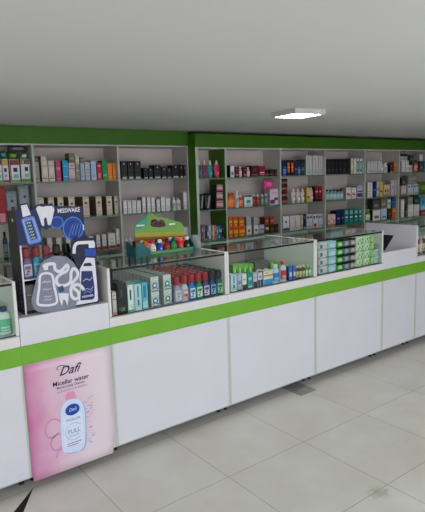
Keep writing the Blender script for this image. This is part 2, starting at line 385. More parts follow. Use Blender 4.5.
def product(kind, st, x, y, z, w, h, d, label, group, rz=0.0):
    P = protos(kind, st, w, h, d)
    if kind == 'box':
        o = mobj(KINDNAME[kind], P[0][1], None, (x, y, z)); o.rotation_euler = (0, 0, rz)
        return tag(o, label, CAT[kind], group)
    t = thing(KINDNAME[kind], label, CAT[kind], (x, y, z), group, rz)
    for nm, me in P: mobj(nm, me, t)
    return t
ROWS = [
 (0,'1',1.530,[
  (0.305, 0.348, 1.645, 0.182, 'box', 'diaper_y', 'tall nappy pack with yellow top'),
  (0.363, 0.414, 1.645, 0.182, 'box', 'diaper_r', 'tall nappy pack with red side'),
  (0.42, 0.464, 1.645, 0.182, 'box', 'diaper_y', 'yellow-topped nappy pack with dark dot'),
  (0.474, 0.55, 1.645, 0.178, 'box', 'diaper_r', 'red and white nappy pack with brown top and dark dot'),
  (0.56, 0.633, 1.645, 0.181, 'box', 'diaper_g', 'green and white nappy pack with dark dot'),
  (0.412, 0.465, 1.828, 0.063, 'pouch', 'teal', 'teal soft pack lying on the nappy packs', {'on': 2, 'd': 0.1}),
  (0.475, 0.547, 1.824, 0.06, 'pouch', 'green', 'green soft pack lying on the nappy packs', {'on': 3, 'd': 0.1}),
  (0.566, 0.624, 1.827, 0.05, 'pouch', 'ltgreen', 'pale green soft pack lying on the nappy packs', {'on': 4, 'd': 0.1}),
  (0.483, 0.625, 1.885, 0.045, 'pouch', 'mauve', 'mauve grey soft pack at the very top under the fascia', {'on': 6, 'd': 0.1}),
 ]),
 (0,'2',1.530,[
  (0.302, 0.353, 1.338, 0.287, 'box', 'red_pk', 'red carton'),
  (0.364, 0.422, 1.338, 0.285, 'box', 'red_pk', 'red carton with darker seams'),
  (0.425, 0.517, 1.338, 0.243, 'pouch', 'nappy_blue', 'pale nappy bag with teal dot and orange picture'),
  (0.527, 0.616, 1.338, 0.287, 'pouch', 'nappy_blue', 'larger pale nappy bag with teal dot'),
 ]),
 (0,'3',1.530,[
  (0.278, 0.322, 1.042, 0.233, 'bottle', 'dteal', 'dark teal bottle'),
  (0.334, 0.372, 1.042, 0.244, 'bottle', 'dteal', 'dark teal bottle'),
  (0.378, 0.414, 1.042, 0.225, 'bottle', 'dteal', 'dark teal bottle with grey label'),
  (0.424, 0.462, 1.042, 0.189, 'bottle', 'dteal', 'dark teal bottle behind the display stand'),
 ]),
 (0,'4',1.530,[
  (0.28, 0.324, 0.74, 0.302, 'box', 'pinkwhite', 'pink and white carton'),
  (0.33, 0.375, 0.74, 0.28, 'box', 'pinkwhite', 'pink and white carton'),
  (0.385, 0.427, 0.74, 0.257, 'box', 'greybox', 'grey carton'),
 ]),
 (1,'1',1.530,[
  (0.663, 0.704, 1.645, 0.158, 'box', 'greyish', 'greyish white slim carton'),
  (0.723, 0.774, 1.645, 0.165, 'box', 'cream_red', 'cream carton with fine red line'),
  (0.78, 0.83, 1.645, 0.168, 'box', 'cream_red', 'cream carton with fine red line'),
  (0.836, 0.883, 1.645, 0.165, 'box', 'magenta', 'magenta and pink slim carton'),
  (0.899, 0.947, 1.645, 0.168, 'box', 'cyan', 'bright cyan carton'),
  (0.951, 1.004, 1.645, 0.148, 'box', 'pinkwhite', 'white carton with pink foot'),
  (1.009, 1.046, 1.645, 0.137, 'box', 'greybox', 'flat grey carton'),
  (1.052, 1.089, 1.645, 0.147, 'box', 'paleblue', 'pale blue carton'),
  (1.095, 1.138, 1.645, 0.155, 'box', 'silver', 'silver white carton'),
  (1.148, 1.196, 1.645, 0.166, 'box', 'paleblue2', 'ice blue taller carton'),
  (1.202, 1.246, 1.645, 0.146, 'box', 'red', 'red carton with white print'),
  (1.253, 1.299, 1.645, 0.168, 'box', 'emerald', 'emerald green carton'),
  (1.303, 1.347, 1.645, 0.145, 'box', 'orange', 'orange carton'),
  (1.353, 1.394, 1.645, 0.145, 'box', 'orange', 'orange carton'),
  (0.67, 0.704, 1.804, 0.046, 'box', 'darkgrey', 'small dark grey carton lying on greyish carton', {'on': 0}),
  (0.726, 0.77, 1.811, 0.039, 'box', 'cream_red', 'small cream carton lying on top of cream cartons', {'on': 1}),
  (0.961, 1.008, 1.794, 0.08, 'box', 'olive', 'small olive grey tin resting on white carton', {'on': 5}),
  (1.057, 1.092, 1.793, 0.049, 'box', 'olive', 'small olive carton on pale blue carton', {'on': 7}),
  (1.015, 1.049, 1.783, 0.063, 'box', 'cream_red', 'small cream carton on flat grey carton', {'on': 6}),
 ]),
 (1,'2',1.530,[
  (0.675, 0.721, 1.338, 0.182, 'box', 'creamgold', 'cream carton with gold emblem and gilt sides', {'d': 0.16}),
  (0.757, 0.805, 1.338, 0.18, 'box', 'creamgold', 'cream carton with gold emblem and gilt sides', {'d': 0.16}),
  (0.837, 0.885, 1.338, 0.177, 'box', 'creamgold', 'cream carton with gold emblem and gilt sides', {'d': 0.16}),
  (0.93, 0.982, 1.338, 0.175, 'box', 'creamgold', 'cream carton with gold emblem and gilt sides', {'d': 0.16}),
  (1.055, 1.111, 1.338, 0.171, 'box', 'creamgold', 'cream carton with gold emblem and gilt sides', {'d': 0.16}),
  (1.174, 1.228, 1.338, 0.168, 'box', 'creamgold', 'cream carton with gold emblem and gilt sides', {'d': 0.16}),
  (1.273, 1.327, 1.338, 0.166, 'box', 'creamgold', 'cream carton with gold emblem and gilt sides', {'d': 0.16}),
  (1.35, 1.395, 1.338, 0.165, 'box', 'creamgold', 'narrow cream carton with gold emblem', {'d': 0.06}),
 ]),
 (1,'3',1.530,[
  (0.723, 0.765, 1.042, 0.146, 'box', 'whitered', 'white carton with red foot behind the cut-out sign'),
  (0.799, 0.841, 1.042, 0.139, 'box', 'whitered', 'white carton with red foot behind the cut-out sign'),
  (0.884, 0.928, 1.042, 0.134, 'box', 'whitered', 'white carton with red foot behind the cut-out sign'),
  (0.972, 1.017, 1.042, 0.131, 'box', 'whitered', 'white carton with red foot behind the cut-out sign'),
  (1.086, 1.13, 1.042, 0.126, 'box', 'whitered', 'white carton with red foot'),
  (1.157, 1.194, 1.042, 0.132, 'box', 'whitered', 'white carton with red foot'),
  (1.21, 1.251, 1.042, 0.132, 'box', 'whitered', 'white carton with red foot'),
  (1.269, 1.339, 1.042, 0.136, 'box', 'whitered', 'wide white carton with red foot'),
  (1.349, 1.392, 1.042, 0.168, 'box', 'whitered', 'taller white carton with red foot'),
 ]),
 (1,'4',1.530,[
  (0.816, 0.859, 0.74, 0.22, 'box', 'greybox', 'pale grey carton on the low shelf'),
  (0.881, 0.925, 0.74, 0.215, 'box', 'greybox', 'pale grey carton on the low shelf'),
  (0.947, 0.992, 0.74, 0.21, 'box', 'greybox', 'pale grey carton on the low shelf'),
  (1.015, 1.06, 0.74, 0.205, 'box', 'greybox', 'pale grey carton on the low shelf'),
  (1.102, 1.145, 0.74, 0.203, 'box', 'silver', 'silver carton on the low shelf'),
  (1.163, 1.206, 0.74, 0.199, 'box', 'silver', 'silver carton on the low shelf'),
  (1.225, 1.269, 0.74, 0.195, 'box', 'silver', 'silver carton on the low shelf'),
  (1.292, 1.337, 0.74, 0.191, 'box', 'silver', 'silver carton on the low shelf'),
 ]),
 (2,'1',1.530,[
  (1.435, 1.492, 1.645, 0.162, 'box', 'black', 'tall black carton with silver foot'),
  (1.5, 1.559, 1.645, 0.161, 'box', 'black', 'tall black carton with silver foot'),
  (1.567, 1.634, 1.645, 0.161, 'box', 'black', 'tall black carton with silver foot'),
  (1.66, 1.704, 1.645, 0.098, 'box', 'black', 'short black carton with silver foot'),
  (1.712, 1.756, 1.645, 0.097, 'box', 'black', 'short black carton with silver foot'),
  (1.769, 1.844, 1.645, 0.123, 'box', 'black', 'mid-height wide black carton'),
  (1.854, 1.905, 1.645, 0.108, 'box', 'black2', 'black brown carton with white dot'),
  (1.913, 1.959, 1.645, 0.094, 'box', 'black2', 'black brown carton with white dot'),
  (1.97, 2.047, 1.645, 0.121, 'box', 'black', 'wide black carton near the green pillar'),
  (2.056, 2.093, 1.645, 0.123, 'box', 'black2', 'slim black brown carton'),
  (2.102, 2.139, 1.645, 0.12, 'box', 'black2', 'slim black brown carton'),
 ]),
 (2,'2',1.530,[
  (1.434, 1.471, 1.338, 0.121, 'box', 'white', 'plain white carton'),
  (1.478, 1.518, 1.338, 0.119, 'box', 'white', 'plain white carton'),
  (1.525, 1.565, 1.338, 0.116, 'box', 'white', 'plain white carton'),
  (1.572, 1.614, 1.338, 0.114, 'box', 'white', 'plain white carton'),
  (1.63, 1.666, 1.338, 0.143, 'box', 'white', 'taller plain white carton'),
  (1.681, 1.717, 1.338, 0.141, 'box', 'white', 'taller plain white carton'),
  (1.727, 1.764, 1.338, 0.139, 'box', 'white', 'taller plain white carton'),
  (1.782, 1.819, 1.338, 0.118, 'box', 'white', 'plain white carton'),
  (1.831, 1.875, 1.338, 0.138, 'box', 'white', 'taller plain white carton'),
  (1.883, 1.93, 1.338, 0.126, 'box', 'white', 'taller plain white carton'),
  (1.964, 2.0, 1.338, 0.128, 'bottle', 'whitebottle', 'slim white bottle'),
  (2.011, 2.06, 1.338, 0.116, 'pump', 'whitebottle', 'white pump bottle with silver nozzle'),
  (2.085, 2.13, 1.338, 0.17, 'box', 'white', 'tallest plain white carton next to green pillar'),
 ]),
 (2,'3',1.530,[
  (1.433, 1.467, 1.042, 0.08, 'bottle', 'whitebottle', 'small white bottle behind green sales tray'),
  (1.476, 1.51, 1.042, 0.085, 'bottle', 'whitebottle', 'small white bottle behind green sales tray'),
  (1.695, 1.748, 1.042, 0.111, 'box', 'silver', 'silver carton hidden behind green sales tray'),
  (1.77, 1.825, 1.042, 0.105, 'box', 'silver', 'silver carton hidden behind green sales tray'),
  (1.847, 1.903, 1.042, 0.098, 'box', 'silver', 'silver carton hidden behind green sales tray'),
  (1.925, 1.982, 1.042, 0.091, 'box', 'silver', 'silver carton hidden behind green sales tray'),
  (2.058, 2.121, 1.042, 0.125, 'box', 'white', 'white carton beside green pillar'),
 ]),
 (2,'4',1.530,[
  (1.413, 1.458, 0.74, 0.219, 'box', 'greybox', 'grey carton on the low shelf'),
  (1.474, 1.52, 0.74, 0.213, 'box', 'greybox', 'grey carton on the low shelf'),
  (1.535, 1.582, 0.74, 0.205, 'box', 'greybox', 'grey carton on the low shelf'),
  (1.598, 1.645, 0.74, 0.198, 'box', 'greybox', 'grey carton on the low shelf'),
  (1.661, 1.709, 0.74, 0.191, 'box', 'greybox', 'grey carton on the low shelf'),
  (1.725, 1.774, 0.74, 0.184, 'box', 'greybox', 'grey carton on the low shelf'),
  (1.791, 1.841, 0.74, 0.176, 'box', 'greybox', 'grey carton on the low shelf'),
 ]),
 (3,'1',1.415,[
  (2.191, 2.24, 1.634, 0.171, 'tottle', 't_teal', 'teal upright tube with pale pointed cap'),
  (2.252, 2.305, 1.634, 0.171, 'tottle', 't_purple', 'purple upright tube with pale pointed cap'),
  (2.317, 2.375, 1.634, 0.171, 'tottle', 't_cyan', 'blue green upright tube with pale pointed cap'),
  (2.392, 2.461, 1.634, 0.17, 'tottle', 't_pink', 'raspberry pink upright tube with pale pointed cap'),
 ]),
 (3,'2',1.415,[
  (2.192, 2.251, 1.33, 0.155, 'pouch', 'blackbag', 'black foil pouch'),
  (2.261, 2.346, 1.33, 0.157, 'pouch', 'blackbag', 'black foil pouch with silver sweep'),
  (2.39, 2.491, 1.33, 0.087, 'box', 'facepink', 'carton with pink picture'),
  (2.398, 2.491, 1.418, 0.081, 'box', 'facepink', 'carton with pink picture', {'on': 2}),
  (2.403, 2.488, 1.5, 0.073, 'box', 'facepink', 'carton with pink picture', {'on': 3}),
 ]),
 (3,'3',1.415,[
  (2.181, 2.201, 1.03, 0.147, 'box', 'darkgrey', 'dark grey slim hair dye carton', {'lab': 0}),
  (2.204, 2.224, 1.03, 0.15, 'box', 'mauvebox', 'mauve slim hair dye carton', {'lab': 0}),
  (2.226, 2.246, 1.03, 0.153, 'box', 'greybox', 'light grey slim hair dye carton', {'lab': 0}),
  (2.248, 2.269, 1.03, 0.141, 'box', 'black2', 'black slim hair dye carton', {'lab': 0}),
  (2.271, 2.291, 1.03, 0.144, 'box', 'bluewhite', 'blue slim hair dye carton', {'lab': 0}),
  (2.294, 2.315, 1.03, 0.147, 'box', 'whiteblue', 'white and blue slim hair dye carton', {'lab': 0}),
  (2.317, 2.337, 1.03, 0.136, 'box', 'olive', 'olive slim hair dye carton', {'lab': 0}),
  (2.34, 2.36, 1.03, 0.139, 'box', 'cream_red', 'cream slim hair dye carton', {'lab': 0}),
  (2.363, 2.384, 1.03, 0.142, 'box', 'orangedk', 'burnt orange slim hair dye carton', {'lab': 0}),
  (2.386, 2.407, 1.03, 0.13, 'box', 'steel', 'steel grey slim hair dye carton', {'lab': 0}),
  (2.41, 2.431, 1.03, 0.133, 'box', 'tealbox', 'teal slim hair dye carton', {'lab': 0}),
  (2.433, 2.454, 1.03, 0.137, 'box', 'bluebox', 'royal blue slim hair dye carton', {'lab': 0}),
  (2.457, 2.478, 1.03, 0.125, 'box', 'black2', 'black slim hair dye carton', {'lab': 0}),
  (2.481, 2.502, 1.03, 0.128, 'box', 'yellowbox', 'yellow slim hair dye carton', {'lab': 0}),
 ]),
 (4,'1',1.415,[
  (2.584, 2.633, 1.634, 0.122, 'box', 'whiteblack', 'white carton with black edge'),
  (2.645, 2.695, 1.634, 0.102, 'box', 'maroon', 'maroon carton'),
  (2.706, 2.743, 1.634, 0.105, 'bottle', 'pinkbottle', 'slim blush pink bottle'),
  (2.753, 2.801, 1.634, 0.097, 'box', 'maroon', 'maroon carton'),
  (2.812, 2.848, 1.634, 0.1, 'bottle', 'pinkbottle', 'slim blush pink bottle'),
  (2.862, 2.961, 1.634, 0.113, 'box', 'maroon2', 'large dark maroon carton'),
  (2.969, 3.054, 1.634, 0.108, 'box', 'crimson', 'dark crimson carton with white print'),
  (3.065, 3.119, 1.634, 0.068, 'jar', 'darkjar', 'black lidded jar'),
  (3.134, 3.189, 1.634, 0.069, 'jar', 'darkjar', 'black lidded jar'),
  (3.204, 3.26, 1.634, 0.07, 'jar', 'darkjar', 'black lidded jar'),
 ]),
 (4,'2',1.415,[
  (2.552, 2.645, 1.33, 0.149, 'bottle', 'orangeb', 'orange bottle with shoulder'),
  (2.654, 2.696, 1.33, 0.17, 'bottle', 'whitebottle', 'tall white bottle'),
  (2.7, 2.748, 1.33, 0.124, 'bottle', 'orangered', 'small orange red bottle with white cap'),
  (2.759, 2.868, 1.33, 0.116, 'box', 'tealwhite', 'white carton with teal badge and dark green top'),
  (2.879, 2.926, 1.33, 0.12, 'bottle', 'brownred', 'brown red bottle with white cap'),
  (2.937, 2.982, 1.33, 0.117, 'bottle', 'brownred', 'brown red bottle with white cap'),
  (2.997, 3.042, 1.33, 0.117, 'bottle', 'greyb', 'grey bottle with white cap'),
  (3.054, 3.097, 1.33, 0.117, 'bottle', 'greyb', 'grey bottle with white cap'),
  (3.118, 3.251, 1.33, 0.167, 'box', 'purplewhite', 'white carton with purple wave'),
  (3.074, 3.208, 1.498, 0.101, 'pouch', 'hotpink', 'hot pink bag propped on purple wave carton', {'on': 8, 'd': 0.05, 'dx': 0.025}),
 ]),
 (4,'3',1.415,[
  (2.546, 2.598, 1.03, 0.114, 'box', 'orange3', 'orange carton with amber panel'),
  (2.606, 2.669, 1.03, 0.112, 'box', 'orange3', 'orange carton with amber panel'),
  (2.677, 2.764, 1.03, 0.108, 'box', 'orange3', 'wide orange carton with amber panel'),
  (2.78, 2.849, 1.03, 0.104, 'box', 'whiteblue', 'white carton with brown dot'),
  (2.882, 2.947, 1.03, 0.1, 'box', 'whiteblue', 'white carton with brown dot'),
  (2.958, 3.03, 1.03, 0.097, 'box', 'lilacwhite', 'lilac grey carton'),
  (3.041, 3.102, 1.03, 0.094, 'box', 'yellowdark', 'dark carton with yellow panel'),
  (3.114, 3.179, 1.03, 0.091, 'box', 'darkbrown', 'dark brown carton'),
  (3.191, 3.248, 1.03, 0.088, 'box', 'darkbrown', 'dark brown carton'),
  (2.551, 2.598, 1.145, 0.094, 'box', 'orange3', 'upper orange carton', {'on': 0}),
  (2.611, 2.669, 1.143, 0.092, 'box', 'orange3', 'upper orange carton', {'on': 1}),
  (2.685, 2.752, 1.139, 0.09, 'box', 'orange3', 'upper orange carton', {'on': 2}),
  (2.785, 2.848, 1.135, 0.088, 'box', 'silver', 'upper silver carton', {'on': 3}),
  (2.887, 2.946, 1.131, 0.085, 'box', 'silver', 'upper silver carton', {'on': 4}),
  (3.046, 3.101, 1.125, 0.08, 'box', 'rust', 'upper rust red carton', {'on': 6}),
  (3.119, 3.178, 1.122, 0.078, 'box', 'rust', 'upper rust red carton', {'on': 7}),
 ]),
 (5,'1',1.415,[
  (3.316, 3.367, 1.634, 0.164, 'box', 'bluetop', 'blue carton with dark top'),
  (3.376, 3.428, 1.634, 0.168, 'box', 'darkorange', 'dark carton with orange strip'),
  (3.438, 3.484, 1.634, 0.168, 'box', 'darkorange', 'dark carton with orange strip'),
  (3.493, 3.537, 1.634, 0.157, 'box', 'purpledark', 'dark purple carton'),
  (3.547, 3.588, 1.634, 0.157, 'box', 'bluetop', 'blue carton with dark top'),
  (3.598, 3.662, 1.634, 0.172, 'box', 'greendark', 'dark green carton'),
  (3.678, 3.773, 1.634, 0.216, 'box', 'whitelines', 'tall white carton with grey lettering'),
  (3.786, 3.88, 1.634, 0.216, 'box', 'whitelines', 'tall white carton with grey lettering'),
  (3.89, 3.982, 1.634, 0.214, 'box', 'whitelines', 'tall white carton with grey lettering'),
 ]),
 (5,'2',1.415,[
  (3.31, 3.414, 1.33, 0.074, 'jar', 'winejar', 'wide wine brown jar'),
  (3.311, 3.415, 1.405, 0.069, 'jar', 'winejar', 'wide wine brown jar', {'on': 0}),
  (3.312, 3.416, 1.475, 0.066, 'jar', 'winejar', 'wide wine brown jar', {'on': 1}),
  (3.313, 3.417, 1.542, 0.063, 'jar', 'winejar', 'wide wine brown jar', {'on': 2}),
  (3.459, 3.525, 1.33, 0.167, 'tottle', 't_white', 'white tube with red line'),
  (3.538, 3.599, 1.33, 0.164, 'tottle', 't_white', 'white tube with red line'),
  (3.611, 3.67, 1.33, 0.162, 'tottle', 't_white', 'white tube with red line'),
  (3.686, 3.739, 1.33, 0.166, 'box', 'yellowbox', 'yellow carton'),
  (3.752, 3.812, 1.33, 0.168, 'tottle', 't_pinkw', 'pale pink tube'),
  (3.826, 3.88, 1.33, 0.173, 'box', 'reddark', 'red and black carton'),
  (3.893, 3.934, 1.33, 0.173, 'box', 'reddark', 'red and black carton'),
  (3.945, 3.99, 1.33, 0.173, 'box', 'red', 'bright red carton'),
 ]),
 (5,'3',1.415,[
  (3.307, 3.406, 1.03, 0.162, 'box', 'whiteteal', 'white carton with teal foot'),
  (3.418, 3.583, 1.03, 0.164, 'box', 'whitelines', 'wide white carton'),
  (3.593, 3.626, 1.03, 0.165, 'box', 'beige', 'slim beige carton'),
  (3.635, 3.675, 1.03, 0.165, 'box', 'black2', 'slim black carton'),
  (3.685, 3.778, 1.03, 0.16, 'box', 'bluedots', 'white carton with dark blue dots'),
  (3.788, 3.879, 1.03, 0.155, 'box', 'bluedotsred', 'white carton with blue dots and red square'),
  (3.89, 3.983, 1.03, 0.153, 'box', 'bluedots', 'white carton with dark blue dots'),
 ]),
 (5,'4',1.415,[
  (3.318, 3.38, 0.73, 0.18, 'box', 'rust', 'rust red carton on the low shelf'),
  (3.396, 3.459, 0.73, 0.175, 'box', 'pinkwhite', 'pink white carton on the low shelf'),
  (3.475, 3.539, 0.73, 0.171, 'box', 'silver', 'silver carton on the low shelf'),
  (3.555, 3.62, 0.73, 0.167, 'box', 'mauvebox', 'mauve carton on the low shelf'),
  (3.637, 3.703, 0.73, 0.162, 'box', 'rust', 'rust red carton on the low shelf'),
  (3.72, 3.787, 0.73, 0.158, 'box', 'pinkwhite', 'pink white carton on the low shelf'),
  (3.804, 3.872, 0.73, 0.153, 'box', 'silver', 'silver carton on the low shelf'),
  (3.89, 3.959, 0.73, 0.148, 'box', 'mauvebox', 'mauve carton on the low shelf'),
 ]),
 (6,'1',1.415,[
  (4.034, 4.095, 1.634, 0.177, 'box', 'black3', 'plain black carton'),
  (4.102, 4.164, 1.634, 0.177, 'box', 'black3', 'plain black carton'),
  (4.172, 4.235, 1.634, 0.177, 'box', 'black3', 'plain black carton'),
  (4.242, 4.306, 1.634, 0.177, 'box', 'black3', 'plain black carton'),
  (4.313, 4.377, 1.634, 0.176, 'box', 'black3', 'plain black carton'),
  (4.385, 4.45, 1.634, 0.176, 'box', 'black3', 'plain black carton'),
  (4.465, 4.511, 1.634, 0.185, 'box', 'cream_red', 'slim cream white carton'),
  (4.522, 4.561, 1.634, 0.185, 'box', 'white', 'slim white carton'),
  (4.572, 4.623, 1.634, 0.178, 'box', 'greenwhite', 'white carton with green window'),
  (4.634, 4.685, 1.634, 0.178, 'box', 'greenwhite', 'white carton with green window'),
 ]),
 (6,'2',1.415,[
  (4.035, 4.088, 1.33, 0.128, 'bottle', 'tealb', 'pale teal bottle with dark cap'),
  (4.097, 4.151, 1.33, 0.126, 'bottle', 'tealb', 'pale teal bottle with dark cap'),
  (4.159, 4.214, 1.33, 0.124, 'bottle', 'tealb', 'pale teal bottle with dark cap'),
  (4.223, 4.278, 1.33, 0.121, 'bottle', 'tealb', 'pale teal bottle with dark cap'),
  (4.287, 4.342, 1.33, 0.119, 'bottle', 'tealb', 'pale teal bottle with dark cap'),
  (4.379, 4.466, 1.33, 0.139, 'box', 'whitered2', 'white carton with red blossom'),
  (4.482, 4.57, 1.33, 0.135, 'box', 'whitered2', 'white carton with red blossom'),
  (4.593, 4.691, 1.33, 0.156, 'box', 'violetwhite', 'white carton with violet bands'),
 ]),
 (6,'3',1.415,[
  (4.047, 4.183, 1.03, 0.135, 'box', 'pinkpattern', 'white carton with coral pattern and orange foot'),
  (4.197, 4.282, 1.03, 0.172, 'box', 'navy', 'navy carton'),
  (4.297, 4.334, 1.03, 0.175, 'box', 'navy', 'slim navy carton'),
  (4.349, 4.43, 1.03, 0.175, 'box', 'tealsilver', 'teal carton with silver cap picture'),
  (4.438, 4.521, 1.03, 0.173, 'box', 'tealsilver', 'teal carton with silver cap picture'),
  (4.53, 4.614, 1.03, 0.171, 'box', 'tealsilver', 'teal carton with silver cap picture'),
  (4.622, 4.708, 1.03, 0.17, 'box', 'tealsilver', 'teal carton with silver cap picture'),
 ]),
 (6,'4',1.415,[
  (4.065, 4.138, 0.73, 0.154, 'box', 'silver', 'silver carton on the low shelf'),
  (4.156, 4.229, 0.73, 0.15, 'box', 'tealbox', 'teal carton on the low shelf'),
  (4.247, 4.322, 0.73, 0.145, 'box', 'pinkwhite', 'pink white carton on the low shelf'),
  (4.341, 4.417, 0.73, 0.14, 'box', 'silver', 'silver carton on the low shelf'),
  (4.436, 4.513, 0.73, 0.135, 'box', 'tealbox', 'teal carton on the low shelf'),
  (4.533, 4.612, 0.73, 0.13, 'box', 'pinkwhite', 'pink white carton on the low shelf'),
  (4.631, 4.712, 0.73, 0.124, 'box', 'silver', 'silver carton on the low shelf'),
 ]),
 (7,'1',1.415,[
  (4.781, 4.844, 1.634, 0.146, 'box', 'whitelines', 'white carton with faint lettering'),
  (4.852, 4.915, 1.634, 0.145, 'box', 'whitelines', 'white carton with faint lettering'),
  (4.923, 4.987, 1.634, 0.145, 'box', 'whitelines', 'white carton with faint lettering'),
  (4.996, 5.061, 1.634, 0.144, 'box', 'whitelines', 'white carton with faint lettering'),
  (5.072, 5.123, 1.634, 0.179, 'tottle', 't_white', 'tall white tube with red line'),
  (5.146, 5.228, 1.634, 0.128, 'bottle', 'whitebottle', 'short white bottle'),
  (5.259, 5.325, 1.634, 0.109, 'box', 'black2', 'small black carton'),
  (5.342, 5.391, 1.634, 0.135, 'box', 'orangedk', 'orange carton'),
  (5.402, 5.451, 1.634, 0.191, 'box', 'orangewhite', 'taller white and orange carton'),
 ]),
 (7,'2',1.415,[
  (4.795, 4.839, 1.33, 0.195, 'box', 'white', 'slim white carton'),
  (4.852, 4.893, 1.33, 0.193, 'box', 'white', 'slim white carton'),
  (4.905, 4.975, 1.33, 0.199, 'box', 'navy', 'navy carton'),
  (4.988, 5.038, 1.33, 0.194, 'box', 'lilacwhite', 'lilac white carton'),
  (5.051, 5.111, 1.33, 0.19, 'box', 'yellowbox', 'pale yellow carton'),
  (5.132, 5.263, 1.33, 0.171, 'box', 'beigedots', 'beige carton with two dark spots'),
  (5.284, 5.363, 1.33, 0.201, 'box', 'silver', 'tall silver white carton'),
  (5.377, 5.458, 1.33, 0.201, 'box', 'silver', 'tall silver white carton'),
 ]),
 (7,'3',1.415,[
  (4.79, 4.876, 1.03, 0.151, 'bottle', 'greenb', 'small green and white bottle'),
  (4.909, 5.069, 1.03, 0.139, 'box', 'whiteblack', 'white carton with grey picture'),
  (5.086, 5.208, 1.03, 0.142, 'box', 'bluewhite2', 'pale blue white carton'),
  (5.229, 5.309, 1.03, 0.14, 'box', 'darkbrown', 'brown carton'),
  (5.327, 5.467, 1.03, 0.138, 'box', 'orangedk', 'orange carton'),
  (4.914, 5.053, 1.17, 0.135, 'box', 'darkgrey', 'grey carton stacked on top', {'on': 1}),
  (5.087, 5.199, 1.173, 0.129, 'box', 'olive', 'olive carton stacked on top', {'on': 2}),
  (5.229, 5.296, 1.171, 0.133, 'box', 'tealwhite', 'slim cyan white carton stacked on top', {'on': 3}),
  (5.326, 5.453, 1.169, 0.14, 'box', 'petrol', 'petrol blue carton stacked on top', {'on': 4}),
 ]),
 (8,'1',1.415,[
  (5.521, 5.599, 1.634, 0.152, 'box', 'white', 'white carton'),
  (5.613, 5.683, 1.634, 0.151, 'box', 'white', 'white carton'),
  (5.707, 5.811, 1.634, 0.14, 'jar', 'whitejar', 'white jar with black lid'),
  (5.849, 5.922, 1.634, 0.153, 'bottle', 'pinkred', 'pink red bottle'),
  (5.947, 6.036, 1.634, 0.144, 'box', 'darkgrey', 'dark grey carton'),
  (6.056, 6.146, 1.634, 0.144, 'box', 'tealbox', 'teal carton'),
  (5.522, 5.591, 1.787, 0.085, 'jar', 'whitejar', 'small jar with black lid on white carton', {'on': 0}),
  (5.614, 5.674, 1.786, 0.086, 'jar', 'whitejar', 'small jar with black lid on white carton', {'on': 1}),
  (5.708, 5.803, 1.775, 0.084, 'box', 'darkgrey', 'small dark carton on jar', {'on': 2}),
  (5.947, 6.026, 1.779, 0.094, 'box', 'white', 'small white carton on dark grey carton', {'on': 4}),
 ]),
 (8,'2',1.415,[
  (5.525, 5.636, 1.33, 0.122, 'box', 'pinkwhite', 'pink white carton'),
  (5.673, 5.797, 1.33, 0.134, 'box', 'bluedots', 'pale carton with blue dots'),
  (5.816, 5.928, 1.33, 0.137, 'box', 'bluedots', 'pale carton with blue dots'),
  (5.961, 6.137, 1.33, 0.16, 'pouch', 'green', 'mossy green soft bag'),
  (5.539, 5.627, 1.453, 0.111, 'box', 'darkgrey', 'grey carton on pink white carton', {'on': 0}),
  (5.677, 5.898, 1.465, 0.119, 'box', 'greybox', 'wide grey beige carton laid on dotted cartons', {'on': 1}),
 ]),
 (8,'3',1.415,[
  (5.527, 5.601, 1.03, 0.241, 'box', 'white', 'tall white carton'),
  (5.632, 5.675, 1.03, 0.175, 'box', 'darkgrey', 'slim dark carton'),
  (5.694, 5.819, 1.03, 0.164, 'box', 'white', 'white carton'),
  (5.838, 5.966, 1.03, 0.156, 'box', 'white', 'white carton'),
  (6.005, 6.158, 1.03, 0.068, 'box', 'crimson', 'low crimson carton'),
  (5.694, 5.809, 1.195, 0.103, 'box', 'greybox', 'grey carton stacked on white carton', {'on': 2}),
  (5.837, 5.95, 1.187, 0.129, 'box', 'greendark', 'dark green carton stacked on white carton', {'on': 3}),
  (6.002, 6.138, 1.099, 0.173, 'box', 'aqua', 'aqua carton stacked on crimson carton', {'on': 4}),
 ]),
]
